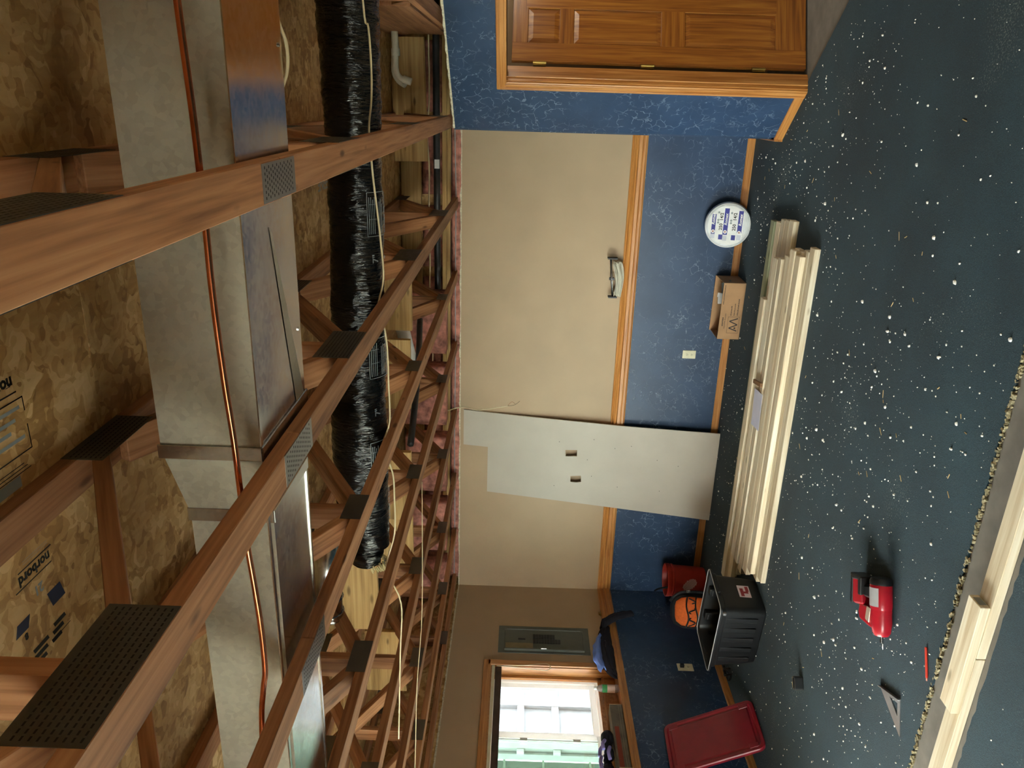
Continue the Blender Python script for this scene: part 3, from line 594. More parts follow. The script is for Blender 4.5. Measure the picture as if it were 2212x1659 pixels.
# printing on the jacket faces down and toward the room
def onjacket(txt, x, ang, size, mat=INKGREY, bold=.0005):
    y, z, r = fpath(x); a = math.radians(ang); rr_ = r+.012
    c = Vector((x, y+rr_*math.cos(a), z+rr_*math.sin(a))); nrm = Vector((0, math.cos(a), math.sin(a)))
    xd = Vector((1, 0, 0)) ; yd = nrm.cross(xd)
    return text(txt, size, frame(c, xd, yd), mat, fx, 'lettering', bold)
onjacket('7"', -.67, 235, .045); onjacket('7"', -1.34, 235, .045); onjacket('7"', -2.10, 245, .05)
onjacket('FLEXIBLE AIR DUCT', -1.17, 262, .019); onjacket('FLEXIBLE AIR DUCT', -.55, 262, .019); onjacket('FLEXIBLE AIR DUCT', -1.88, 262, .02)
onjacket('*', -1.94, 262, .06); onjacket('*', -.66, 264, .04)
for xc in (-.47, -1.08, -1.55):
    m_ = MB()
    for (a0, a1, xa, xb) in ((212, 213, -.09, .09), (256, 257, -.09, .09), (212, 257, -.09, -.088), (212, 257, .088, .09), (216, 234, .04, .041), (216, 234, -.02, -.019), (216, 217, -.08, .07), (220, 221, -.08, .07), (224, 225, -.08, .06), (228, 229, -.08, .07), (240, 241, -.08, .05), (244, 245, -.08, .06), (248, 249, -.08, .04)):
        n = max(1, int((a1-a0)/5)); 
        for k in range(n):
            aa = math.radians(a0+(a1-a0)*k/n); ab = math.radians(a0+(a1-a0)*(k+1)/n); y, z, r = fpath(xc); r += .012
            m_.add([(xc+xa, y+r*math.cos(aa), z+r*math.sin(aa)), (xc+xb, y+r*math.cos(aa), z+r*math.sin(aa)), (xc+xb, y+r*math.cos(ab), z+r*math.sin(ab)), (xc+xa, y+r*math.cos(ab), z+r*math.sin(ab))], [(0, 1, 2, 3)])
    m_.build('label_print', INKGREY, fx)
lc = [(1.0, 3.1, 2.52), (.317, 3.14, 2.505), (.225, 3.14, 2.488), (.082, 3.14, 2.482), (-.033, 3.14, 2.486), (-.135, 3.14, 2.498), (-.29, 3.14, 2.490), (-.415, 3.14, 2.479), (-.562, 3.14, 2.466), (-.714, 3.14, 2.459), (-.84, 3.14, 2.485), (-.933, 3.14, 2.460), (-1.035, 3.14, 2.451), (-1.169, 3.14, 2.45), (-1.356, 3.14, 2.451), (-1.475, 3.14, 2.484), (-1.6, 3.14, 2.444), (-1.735, 3.14, 2.438), (-1.918, 3.14, 2.442), (-2.115, 3.14, 2.484), (-2.3, 3.14, 2.42), (-2.6, 3.14, 2.43), (-3.2, 3.2, 2.46)]
lc = [(x, 3.42 if False else y, z) for x, y, z in lc]
tag(MB().tube(smooth_path(lc, 5), .0038, 8).build('long_cable', CREAM, smooth=True), 'long thin tan cable running beside the black flexible duct', 'cable')
# small sheet-metal elbow near the third truss
el = empty('round_metal_elbow', (-1.88, 2.75, 2.66), label='shiny round metal elbow beyond the duct near the window side', cat='duct')
MB().tube(smooth_path([(.16, .16, .02), (.12, .06, .0), (.04, .0, 0), (-.1, -.02, 0), (-.2, -.02, 0)], 5), .062, 24).build('elbow_tube', GALV, el, smooth=True)
for i, xx in enumerate((-.1, -.17)): MB().lathe([(.064, -.005), (.068, 0), (.064, .005)], 24, TR(xx, -.02, 0, ry=PI/2)).build('rib', GALV, el, smooth=True)
# ---------------------------------------------------------------- pipes and cables near the back wall
bp = empty('black_pipe', (0, 6.5, 2.594), label='straight black pipe along the top of the back wall', cat='pipe')
MB().tube([(2.2, 0, .012), (-1.60, 0, 0)], .027, 20).build('pipe_body', BLACKM, bp, smooth=True, auto=.6)
MB().box(-.49, -.56, -.0285, -.024, -.02, .02).build('sticker', WHITE, bp)
pw = empty('white_pipe', (.45, 6.0, 2.84), label='white plastic drain pipe with elbow coming out of the wide beam', cat='pipe')
MB().tube([(.1, 0, .005), (-.17, 0, -.005)], .025, 20).build('pipe_body', PVC, pw, smooth=True, auto=.6)
MB().tube([(-.15, 0, -.005), (-.20, 0, -.006)], .031, 20).build('coupling', PVC, pw, smooth=True, auto=.6)
MB().tube(smooth_path([(-.19, 0, -.006), (-.28, -.0, -.006), (-.33, -.0, -.02), (-.355, 0, -.055), (-.362, 0, -.09)], 4), .020, 18).build('elbow', PVC, pw, smooth=True, auto=.6)
MB().tube([(-.352, 0, -.055), (-.37, 0, -.115)], .026, 18).build('socket', PVC, pw, smooth=True, auto=.6)
MB().tube(smooth_path([(-.19, .12, .02), (-.3, .1, .02), (-.36, .1, -.01), (-.39, .08, -.06)], 4), .024, 16).build('second_branch', PVC, pw, smooth=True)
pw2 = empty('white_pipe', (-1.45, 5.2, 2.70), label='white plastic pipe fittings wrapped in clear film between the middle trusses', cat='pipe')
MB().tube([(.25, 0, .1), (-.02, 0, .02)], .045, 20).build('pipe_body', PVC, pw2, smooth=True, auto=.6)
MB().tube([(-.05, 0, .01), (-.33, 0, -.05)], .048, 20).build('pipe_body', WHITE, pw2, smooth=True, auto=.6)
for xx in (-.08, -.2): MB().lathe([(.049, -.01), (.056, -.008), (.056, .008), (.049, .01)], 20, TR(xx, 0, .0-.0-(-.05-xx)*-.2, ry=PI/2)).build('coupling', WHITE, pw2, smooth=True)
board('valley_board', (-.5, 6.35, 2.78), (.4, 6.35, 2.80), .26, .02, YWOOD, up=(0, 1, 0)); tag(bpy.data.objects['valley_board'], 'pale yellow board with stamped numbers behind the white drain pipe', 'board')
m_ = MB()
for k, x_ in enumerate((-.02, -.06, -.10, -.125, -.16)): m_.box(x_-.006, x_+.004, 6.3385, 6.3395, 2.82+.004*(k % 2), 2.846)
m_.box(-.09, -.085, 6.3385, 6.3395, 2.79, 2.80); o = m_.build('stamped_marks', INK); o.parent = bpy.data.objects['valley_board']; o.matrix_parent_inverse = bpy.data.objects['valley_board'].matrix_local.inverted()
def cable(name, pts, r, mat, label, cat='cable', n=5):
    return tag(MB().tube(smooth_path(pts, n), r, 6).build(name, mat, smooth=True), label, cat)
cable('wall_cable', [(1.0, 6.42, 2.66), (.47, 6.42, 2.65), (0, 6.42, 2.645), (-.3, 6.42, 2.665), (-.55, 6.42, 2.65), (-.9, 6.42, 2.655), (-1.3, 6.42, 2.65), (-1.7, 6.42, 2.655), (-2.1, 6.42, 2.63), (-2.4, 6.42, 2.66), (-2.55, 6.42, 2.65)], .006, CREAM, 'cream cable running beside the black pipe above the back wall')
cable('thin_cable', [(.2, 6.66, 2.46), (-.3, 6.66, 2.465), (-.8, 6.66, 2.455), (-1.5, 6.66, 2.458), (-2.2, 6.66, 2.455), (-3.0, 6.66, 2.46), (-3.8, 6.66, 2.455), (-4.5, 6.66, 2.46)], .004, plain('grey_cable_sheath', '#a3a7ad', .5), 'thin grey cable strung over the pink strip above the back wall')
cable('black_wire', [(.1, 6.64, 2.50), (-.5, 6.64, 2.492), (-1.2, 6.64, 2.497), (-2, 6.64, 2.495), (-3, 6.64, 2.497), (-4.4, 6.64, 2.50)], .0025, BLACKP, 'thin black wire stapled along the wall plate')
hw = cable('hanging_cable', [(-2.66, 6.5, 2.60), (-2.70, 6.56, 2.52), (-2.689, 6.6, 2.443), (-2.677, 6.6, 2.355), (-2.70, 6.6, 2.26), (-2.69, 6.6, 2.16), (-2.67, 6.6, 2.06), (-2.65, 6.6, 1.97)], .005, CREAM, 'cream cable hanging down the wall above the leaning board')
MB().tube(smooth_path([(-2.65, 6.6, 1.97), (-2.64, 6.6, 1.91), (-2.60, 6.6, 1.86)], 4), .0015, 5).build('bare_wire', DKFAB, hw)
MB().tube(smooth_path([(-2.65, 6.6, 1.97), (-2.61, 6.6, 1.935), (-2.63, 6.6, 1.90)], 4), .0012, 5).build('bare_wire', COPPER, hw)
cable('sagging_wire', [(-2.2, 4.2, 2.45), (-2.9, 3.9, 2.42), (-3.3, 3.7, 2.43), (-3.9, 3.6, 2.44), (-4.5, 3.4, 2.46)], .003, CREAM, 'thin pale wire sagging under the trusses near the window')
cable('black_hose', [(-1.55, 5.5, 2.62), (-1.7, 5.1, 2.58), (-1.85, 4.7, 2.55), (-2.0, 4.3, 2.53)], .022, BLACKM, 'short black hose slanting between the middle trusses')
# subfloor stamps seen from below (text reads along -y, tops toward -x)
def stamp(txt, x, y, size, mat=INK, bold=.001, sx=1):
    return text(txt, size, frame((x, y, 2.9355), (0, -1, 0), (-1, 0, 0)), mat, cl, 'stamp', bold, sx=sx)
def stampbox(x0, x1, y0, y1, mat=INK, skew=0):
    return MB().add([(x0, y0, 2.9352), (x1, y0-skew, 2.9352), (x1, y1-skew, 2.9352), (x0, y1, 2.9352)], [(0, 1, 2, 3)]).build('stamp', mat, cl)
stamp('norbord', -.983, 1.490, .033, bold=.0012)
stampbox(-1.010, -1.013, 1.362, 1.492); stampbox(-.972, -.975, 1.38, 1.50, INK)
for k in range(2): stampbox(-.962+.006*k, -.963+.006*k, 1.40, 1.49, INKGREY)
stampbox(-1.075, -1.115, 1.455, 1.505, INKBLUE, -.012); stamp('21', -1.035, 1.45, .032, INKGREY)
stampbox(-1.078, -1.105, 1.345, 1.39, INKBLUE, .012); stamp('8', -1.112, 1.372, .022)
for k in range(3): stampbox(-1.155-.016*k, -1.166-.016*k, 1.455-.008*k, 1.50-.012*k, INK, -.004)
for k in range(3): stampbox(-1.165-.016*k, -1.176-.016*k, 1.375, 1.43-.008*k, INK, -.004)
stampbox(-1.19, -1.192, 1.44, 1.515, INK, .0)
stamp('norbord', -.567, 1.484, .036, bold=.0015); stampbox(-.600, -.6035, 1.25, 1.49); stampbox(-.585, -.5865, 1.46, 1.476)
for a in ((-.617, -.620, 1.25, 1.506), (-.733, -.736, 1.25, 1.506), (-.617, -.65, 1.503, 1.506), (-.68, -.736, 1.503, 1.506)): stampbox(*a)
for k in range(4): stampbox(-.632-.022*k, -.640-.022*k, 1.30+.02*(k % 2), 1.49-.02*(k % 3), INKGREY)
for k in range(3): stampbox(-.755-.008*k, -.757-.008*k, 1.28, 1.47+.01*k, INK)
stampbox(-.775, -.80, 1.25, 1.45, INKGREY)
stamp('EFINE', -.42, 4.25, .09, INKGREY)
# ---------------------------------------------------------------- wall fittings
def outlet(loc, rz, label, duplex=True):
    r = empty('wall_outlet', loc, rz, label, 'outlet')
    MB().box(-.038, .038, -.006, 0, -.059, .059).build('cover_plate', IVORY, r, bevel=.003)
    if duplex:
        for z in (-.02, .02):
            s = MB().lathe([(0, -.0), (.016, 0), (.017, .003), (.0, .0031)], 20, Matrix.Translation((0, -.006, z)) @ Matrix.Rotation(PI/2, 4, 'X')).build('socket', IVORY, r)
            MB().box(-.007, -.0045, -.0102, -.009, z-.004, z+.005).box(.0045, .007, -.0102, -.009, z-.004, z+.005).box(-.002, .002, -.0102, -.009, z-.011, z-.007).build('slot', SLOT, s)
    return r
outlet((-2.13, YB, .352), 0, 'ivory double outlet on the blue part of the back wall')
o = outlet((XL, 5.57, .335), PI/2, 'ivory outlet with a black plug on the dark blue wall under the window', True)
MB().box(-.012, .012, -.035, -.006, .01, .04).build('plug', BLACKP, o, bevel=.004); o.scale = (1.2, 1, 1.18)
ep = empty('breaker_panel', (XL, 5.868, 1.57), PI/2, 'grey electrical breaker panel with open front beside the window', 'panel')
# local x = +y world, y = -x world  (front is -y)
MB().box(-.187, .187, -.006, 0, -.415, .415).build('panel_trim', GREYP, ep, bevel=.003)
m_ = MB(); m_.box(-.13, .13, -.010, -.006, -.36, .36); m_.build('dead_front', GREYP, ep, bevel=.004)
for z0, x0, n in ((.10, .035, 8), (.10, -.03, 10)):
    for k in range(n):
        MB().box(x0-.028, x0+.028, -.016, -.010, z0-.025*(k+1)+.001, z0-.025*k-.001).build('breaker', BLACKP, ep, bevel=.001)
MB().box(-.012, .006, -.014, -.01, .17, .235).build('breaker', BLACKP, ep)
m_ = MB(); M_ = Matrix.Translation((-.13, -.012, 0)) @ Matrix.Rotation(-.25, 4, 'Z')
dr_ = MB().box(-.003, .003, -.02, .002, -.36, .36).build('panel_door', GREYP, ep, M=Matrix.Translation((-.16, -.012, 0)), bevel=.001)
MB().box(-.125, -.055, -.0108, -.01, .10, .35).build('paper_label', plain('aged_paper', '#8d8468', .9), ep)
MB().box(-.156, -.148, -.035, -.018, -.02, .03).build('door_latch', STEEL, ep, bevel=.002)
MB().tube([(.135, -.012, -.34), (.135, -.012, .34)], .004, 6).build('raised_bead', GREYP, ep)
# ---------------------------------------------------------------- leaning drywall sheet
ZTOP = 2.37; ang = math.atan2(.10, ZTOP)
sh_M = Matrix.Translation((-2.85, 6.575, .009)) @ Matrix.Rotation(-ang, 4, 'X')
# local x to the left (-x world) handled by polygon; y up the sheet
bm = bmesh.new()
def poly_with_holes(outer, holes, th):
    from mathutils.geometry import tessellate_polygon
    loops = [[Vector((p[0], 0, p[1])) for p in l] for l in [outer]+holes]
    tri = tessellate_polygon(loops); flat = [v for l in loops for v in l]; n = len(flat)
    mb = MB(); vs = [tuple(v) for v in flat]+[(v.x, th, v.z) for v in flat]
    fs = [tuple(t) for t in tri]+[tuple(i+n for i in reversed(t)) for t in tri]; o = 0
    mb.add(vs, fs); mb.cur = 1; base = 0; side = []
    for l in loops:
        k = len(l); side += [(o+i, o+(i+1) % k, o+(i+1) % k+n, o+i+n) for i in range(k)]; o += k
    mb.add(vs, side); return mb
hA = [(-.235, 1.30), (-.30, 1.30), (-.305, 1.405), (-.24, 1.41)]; hB = [(-.50, 1.25), (-.565, 1.245), (-.575, 1.29), (-.57, 1.345), (-.51, 1.35)]
outer = [(0, 0), (.03, .9), (.08, 1.8), (.118, ZTOP), (-.235, ZTOP), (-.25, 2.14), (-.72, 2.14), (-.80, 1.2), (-.905, 0)]
sh = poly_with_holes(outer, [hA, hB], .0127).build('drywall_sheet', [DRYW, GYP], None, M=sh_M)
tag(sh, 'tall pale grey drywall sheet with two cut outlet holes leaning on the back wall', 'drywall')
m_ = MB()
for px, pz in ((-.16, 1.47), (-.33, 1.2), (-.2, .95), (-.17, .8), (-.6, .9), (-.62, 1.5), (-.5, 1.15), (-.3, .55), (-.62, .5), (-.35, .35), (-.12, 1.15)): m_.lathe([(0, -.001), (.0035, -.0008), (.0035, 0)], 8, Matrix.Translation((px, 0, pz)) @ Matrix.Rotation(-PI/2, 4, 'X'))
m_.build('nail_dimples', SLOT, sh, kind='stuff')
# ---------------------------------------------------------------- wire bundle on the rail
bh = empty('bar_hanger', (-1.44, 6.635, 1.105), label='dark metal bar hanger with end caps standing on the oak rail', cat='bracket')
MB().tube([(-.165, 0, -.018), (.165, 0, .018)], .008, 10).build('bar', BLACKM, bh, smooth=True)
MB().tube([(-.16, -.012, -.019), (.16, -.012, .017)], .003, 6).build('inner_rod', STEEL, bh, smooth=True)
MB().box(-.175, -.162, -.03, .03, -.055, .02).build('end_cap', BLACKM, bh, bevel=.002)
MB().box(.162, .175, -.03, .03, -.04, .045).build('end_cap', BLACKM, bh, bevel=.002)
MB().box(-.02, .0, -.014, .014, -.025, .02).build('clip', BLACKM, bh, bevel=.002)
wbn = empty('wire_bundle', (-1.44, 6.63, 1.035), label='bundle of short off-white cable offcuts lying on the oak rail', cat='wires')
rr = random.Random(11)
for k in range(26):
    y0 = rr.uniform(-.028, .02); z0 = rr.uniform(-.016, .04); L = rr.uniform(.12, .155); z1 = z0+rr.uniform(-.014, .012)
    pts = smooth_path([(-L-.01, y0, z0+rr.uniform(-.012, .01)), (-.06, y0+rr.uniform(-.008, .004), z0-.010), (.03, y0-.004, z1-.006), (L-.03, y0, z1+.012), (L-.01, y0+.005, z1+rr.uniform(0, .035))], 4)
    MB().tube(pts, .0045, 6).build('cable_offcut', plain('offcut_sheath', '#cfc8b4', .5) if k == 0 else bpy.data.materials['offcut_sheath'], wbn, smooth=True)
lt_ = empty('metal_latch', (XL+.02, 6.27, 1.02), label='small tarnished metal latch lying on the left wall rail', cat='latch')
MB().box(-.012, .014, -.03, .03, -.008, -.0).build('latch_plate', BRASS, lt_, bevel=.002)
MB().tube([(0, -.02, .008), (0, .02, .012)], .008, 8).build('latch_knuckle', BRASS, lt_, smooth=True)
# ---------------------------------------------------------------- lumber stack
def lum(x0, x1, y, z, mat=LUMBER, label='', w=.089, rz=0, roll=0):
    o = board('lumber_board', (x1, y, z), (x0, y+rz, z), .088, .038, mat, bevel=.003, roll=roll)
    tag(o, label, 'board', 'boards of the lumber stack'); return o
# y grows toward the back wall
rows = [(-.845, -3.32, 4.955, 'front'), (-.88, -3.37, 5.047, 'second'), (-.905, -3.37, 5.139, 'third'), (-.90, -3.40, 5.231, 'fourth'), (-.93, -3.43, 5.323, 'fifth'), (-.74, -3.55, 5.415, 'sixth'), (-.75, -3.62, 5.507, 'seventh'), (-.76, -3.70, 5.599, 'eighth'), (-.79, -3.78, 5.695, 'ninth')]
for x0, x1, y, nm in rows:
    lum(x0, x1, y, CT+.0195, label='pale board in the bottom layer of the floor stack, %s from the front' % nm)
lum(-.80, -3.80, 5.83, CT+.0195, GREENLUM, label='greenish treated board at the back of the floor stack')
top = [(-.92, -3.33, 5.085, 'front'), (-.90, -3.40, 5.18, 'second'), (-.96, -3.42, 5.292, 'third'), (-1.0, -3.45, 5.41, 'fourth'), (-1.02, -3.72, 5.52, 'fifth'), (-1.35, -3.78, 5.69, 'rearmost')]
for i, (x0, x1, y, nm) in enumerate(top):
    o = lum(x0, x1, y, CT+.0595+[0, .003, .0, .0035, .001, .002][i], rz=[.0, .006, -.006, .008, 0, -.012][i], roll=[0, .05, 0, -.06, .03, 0][i], label='pale board in the upper layer of the floor stack, %s' % nm)
pp = MB().box(-.14, .14, -.095, .095, 0, .0012).build('paper_sheet', PAPER, None, M=TR(-2.14, 5.42, CT+.0868, .1)); tag(pp, 'folded white paper sheet lying on the lumber stack', 'paper')
of = board('wood_offcut', (-1.93, 5.37, CT+.0945), (-1.96, 5.55, CT+.0945), .03, .018, wood('brown_offcut', '#6e4a2c', '#8b6440', '#a07850'), None); tag(of, 'small brown wood offcut beside the paper on the lumber stack', 'offcut')
# ---------------------------------------------------------------- cable spool leaning on the baseboard
sp = empty('cable_coil', (-.95, 6.585, .176), label='round shrink-wrapped coil of white cable with blue printed label by the back wall', cat='cable coil')
sp.rotation_euler = (-.2, 0, 0); sp.scale = (1.03, 1, 1.03)
SM = Matrix.Rotation(PI/2, 4, 'X')
WRAP = plain('shrink_wrap', '#cfd6df', .12, nz=.1, sc=14, bump=.5)
m_ = MB(); prof = [(.0, .045), (.06, .047), (.16, .045), (.178, .035), (.184, .015), (.182, -.02), (.165, -.04), (0, -.042)]
m_.lathe(prof, 48, SM); c_ = m_.build('coil', WRAP, sp, smooth=True)
m_ = MB()
for k in range(6): m_.lathe([(.125+.009*k, .0455), (.128+.009*k, .049), (.131+.009*k, .0455)], 48, SM)
m_.build('cable_turns', CREAM if False else WHITE, sp, smooth=True)
lab = [(math.cos(a)*.158, math.sin(a)*.158) for a in [math.radians(-48+k*12) for k in range(24)]]
m_ = MB(); m_.add([(x, -.0500, z) for x, z in lab], [list(range(len(lab)))]); m_.build('label_disc', PAPER if False else WHITE, sp)
LBL = plain('label_blue', '#1f2387', .5)
# photo-left is up: bands run horizontally (world x); text reads along +x... upright
for z0, z1, x0, x1 in ((.098, .128, -.075, .085), (.0, .036, -.075, .135), (-.11, -.075, -.055, .12)):
    MB().box(x0, x1, -.0507, -.0502, z0, z1).build('label_band', LBL, sp)
for zc in (.113, .018, -.092):
    MB().lathe([(0, 0), (.014, 0)], 20, Matrix.Translation((-.052, -.0510, zc)) @ SM).build('seal', WHITE, sp)
    MB().lathe([(0, 0), (.006, 0)], 14, Matrix.Translation((-.052, -.0513, zc)) @ SM).build('seal_centre', plain('seal_red', '#8c2a20', .6), sp)
for z0, z1 in ((-.052, -.012), (.022-.0+.015, .055)): pass
for zc in (.052, -.048):
    MB().box(-.115, -.075, -.0507, -.0502, zc-.018, zc+.014).build('label_block', LBL, sp)
def sptext(s, x, z, size, mat=INK, bold=.0): text(s, size, frame((x, -.0514, z), (1, 0, 0), (0, 0, 1)), mat, sp, 'lettering', bold, shear=.25 if s == 'Romex' else 0)
sptext('14/2', .035, .044, .036, bold=.0008); sptext('250', -.04, .044, .036, bold=.0008); sptext('14/2', .04, -.060, .036, bold=.0008); sptext('250', -.04, -.060, .036, bold=.0008)
for z in (.106, .008, -.104): sptext('Romex', .0, z, .032, WHITE, .0008)
for x, z in ((-.10, .018), (-.09, -.092), (-.085, .113)): MB().box(x-.022, x+.018, -.0507, -.0502, z-.017, z+.017).build('label_box', plain('label_edge', '#c9cbd6', .6) if 'label_edge' not in bpy.data.materials else bpy.data.materials['label_edge'], sp)
for x in (.06, 0, -.02): 
    for z in (.08, -.02): MB().lathe([(0, 0), (.009, 0)], 14, Matrix.Translation((x+.04, -.0508, z)) @ SM).build('approval_mark', INKGREY, sp)
# ---------------------------------------------------------------- cardboard box
cb = empty('cardboard_box', (-1.645, 6.535, CT), -.02, 'open cardboard box with printed side on the carpet by the back wall', 'box')
bw, bd, bh_ = .49, .265, .185; th = .004
MB().box(-bw/2, bw/2, -bd/2, bd/2, 0, th).build('box_bottom', CARDIN, cb)
MB().box(-bw/2, bw/2, -bd/2, -bd/2+th, 0, bh_).build('box_side', CARD, cb)
MB().box(-bw/2, bw/2, bd/2-th, bd/2, 0, bh_+.01).build('box_side', CARD, cb)
MB().box(-bw/2, -bw/2+th, -bd/2, bd/2, 0, bh_).build('box_side', CARD, cb)
MB().box(bw/2-th, bw/2, -bd/2, bd/2, 0, bh_).build('box_side', CARD, cb)
BI = plain('box_print', '#3a3230', .8)
F = lambda x, z: frame((x, -bd/2-.0006, z), (1, 0, 0), (0, 0, 1))
m_ = MB()
for pts_ in (((-.17, .03), (-.145, .1), (-.115, .03)), ((-.115, .03), (-.085, .1), (-.06, .03))):
    for (xa, za), (xb, zb) in zip(pts_, pts_[1:]): m_.add([(xa-.005, -bd/2-.0006, za), (xa+.005, -bd/2-.0006, za), (xb+.005, -bd/2-.0006, zb), (xb-.005, -bd/2-.0006, zb)], [(0, 1, 2, 3)])
m_.lathe([(0, 0), (.008, 0)], 14, Matrix.Translation((-.145, -bd/2-.0006, .05)) @ Matrix.Rotation(PI/2, 4, 'X')); m_.build('printed_logo', BI, cb)

for a in ((-.19, -.045, .018, .020), (-.19, -.045, .112, .114), (-.19, -.188, .018, .114), (-.047, -.045, .018, .114)): MB().box(a[0], a[1], -bd/2-.0008, -bd/2-.0002, a[2], a[3]).build('print_rule', BI, cb)
m_ = MB(); r_ = random.Random(9)   # small worn print too faint to read: broken dashes
for x0_, x1_, z_, h_ in ((-.035, .045, .09, .010), (-.035, .07, .064, .008), (-.035, .105, .036, .010), (-.13, -.06, .152, .014), (-.15, -.02, .136, .006), (.06, .22, .166, .008)):
    x_ = x0_
    while x_ < x1_:
        w_ = r_.uniform(.003, .008); m_.box(x_, x_+w_, -bd/2-.0007, -bd/2-.0002, z_, z_+h_*r_.uniform(.6, 1)); x_ += w_+.0025
m_.build('printed_lines', BI, cb)
def junk(nm, x, y, z, sx, sy, sz, rz, rx, mat, label, cat):
    o = MB().box(-sx, sx, -sy, sy, -sz, sz).build(nm, mat, None, bevel=.004, M=TR(x, y, z, rz, rx)); tag(o, label, cat); return o
r1 = empty('outlet_box', (-1.55, 6.50, .155), label='white plastic outlet box lying open on top in the cardboard box', cat='outlet box'); r1.rotation_euler = (.5, .15, .15)
m_ = MB(); rect_frame(m_, -.004, .03, -.05, .05, -.03, .03, .006); m_.build('box_rim', WHITE, r1); MB().box(-.008, -.004, -.05, .05, -.03, .03).build('box_back', WHITE, r1)
junk('wall_plate', -1.58, 6.555, .17, .04, .025, .004, .3, .6, WHITE, 'white cover plate leaning at the back of the cardboard box', 'cover plate')
junk('foil_packet', -1.47, 6.53, .15, .045, .035, .012, .5, .3, plain('crumpled_film', '#9aa39e', .2, bump=.8, sc=40), 'crumpled shiny packet in the right end of the cardboard box', 'packet')
junk('metal_bracket', -1.43, 6.47, .14, .02, .035, .01, 1.1, .5, plain('dull_metal', '#6f7670', .4, .6), 'dull metal bracket poking up in the cardboard box', 'bracket')
# ---------------------------------------------------------------- bucket
bk = empty('bucket', (-4.385, 6.50, CT), label='red plastic bucket with white printed mark in the far left corner', cat='bucket')
MB().lathe([(0, 0), (.125, 0), (.13, .01), (.148, .30), (.155, .305), (.157, .318), (.152, .325), (.158, .335), (.160, .37), (.157, .374), (.153, .37), (.143, .29), (.126, .012), (0, .012)], 40).build('bucket_body', REDB, bk, smooth=True, auto=.6)
m_ = MB(); rr = random.Random(4)   # printed mark: dotted patch on the side facing the room
for i in range(15):
    for j in range(12):
        a = math.radians(-100+i*3.0+j*.9); z = .235-j*.011-i*.002; r = .1305+.0175*(z/.3)+.0012
        if ((i-7)/7.5)**2+((j-5.5)/6)**2 > 1: continue
        s = .0034 if (i+j) % 2 else .0026; c = Vector((r*math.cos(a), r*math.sin(a), z)); tv = Vector((-math.sin(a), math.cos(a), 0))*s
        m_.quad(c-tv-Vector((0, 0, s)), c+tv-Vector((0, 0, s)), c+tv+Vector((0, 0, s)), c-tv+Vector((0, 0, s)))
m_.build('printed_mark', plain('worn_white_print', '#f0e4e0', .7), bk)
MB().tube(smooth_path([(-.1, -.02, .3), (-.12, .0, .38), (-.16, .03, .44), (-.19, .04, .47)], 5), .010, 8).build('x', BLACKP)
o = bpy.data.objects['x']; o.name = 'tool_handle'; o.location = (-4.33, 6.46, 0); tag(o, 'black curved tool handle sticking out of the red bucket', 'tool')
# ---------------------------------------------------------------- backpack
bpk = empty('backpack', (-4.27, 5.86, CT), 3.62, 'black backpack with orange front panel behind the black tote', 'backpack')
def blob(nm, mat, parent, prof, M, seg=24, sq=.6):
    """superellipse section body: prof list of (z, half-x, half-y, cx, cy)"""
    vs = []
    for z, hx, hy, cx, cy in prof:
        for k in range(seg):
            a = 2*PI*k/seg; c, s = math.cos(a), math.sin(a)
            vs.append((cx+hx*math.copysign(abs(c)**sq, c), cy+hy*math.copysign(abs(s)**sq, s), z))
    n = len(prof); fs = [(i*seg+k, i*seg+(k+1) % seg, (i+1)*seg+(k+1) % seg, (i+1)*seg+k) for i in range(n-1) for k in range(seg)]+[list(range(seg))[::-1], list(range((n-1)*seg, n*seg))]
    return MB().add(vs, fs).build(nm, mat, parent, smooth=True, M=M)
blob('bag_body', DKFAB, bpk, [(0, .13, .07, 0, 0), (.02, .155, .09, 0, 0), (.2, .16, .1, 0, 0), (.34, .15, .085, 0, 0), (.41, .12, .06, 0, 0), (.44, .06, .03, 0, 0)], None)
M_ = TR(0, 0, 0)
blob('front_panel', ORANGE, bpk, [(.16, .09, .03, 0, .075), (.18, .125, .042, 0, .075), (.28, .13, .042, 0, .075), (.36, .12, .036, 0, .07), (.405, .085, .024, 0, .055), (.415, .05, .012, 0, .045)], None)
for zz in (.235, .315): MB().tube(smooth_path([(-.13, .095, zz), (-.05, .122, zz+.012), (.05, .124, zz-.008), (.13, .095, zz+.01)], 5), .007, 6).build('lace', BLACKP, bpk, smooth=True)
rr = random.Random(2)
MB().tube(smooth_path([(-.12+.03*k, .112+.014*math.sin(k*2.2), .275+.028*(-1)**k) for k in range(9)], 4), .006, 6).build('lace', BLACKP, bpk, smooth=True)
MB().tube(smooth_path([(-.15, .05, .05), (-.17, .06, .2), (-.16, .04, .36), (-.08, 0, .45)], 5), .012, 8).build('strap', DKFAB, bpk, smooth=True)
MB().box(-.185, -.165, .05, .08, .28, .32).build('buckle', STEEL, bpk, bevel=.003)
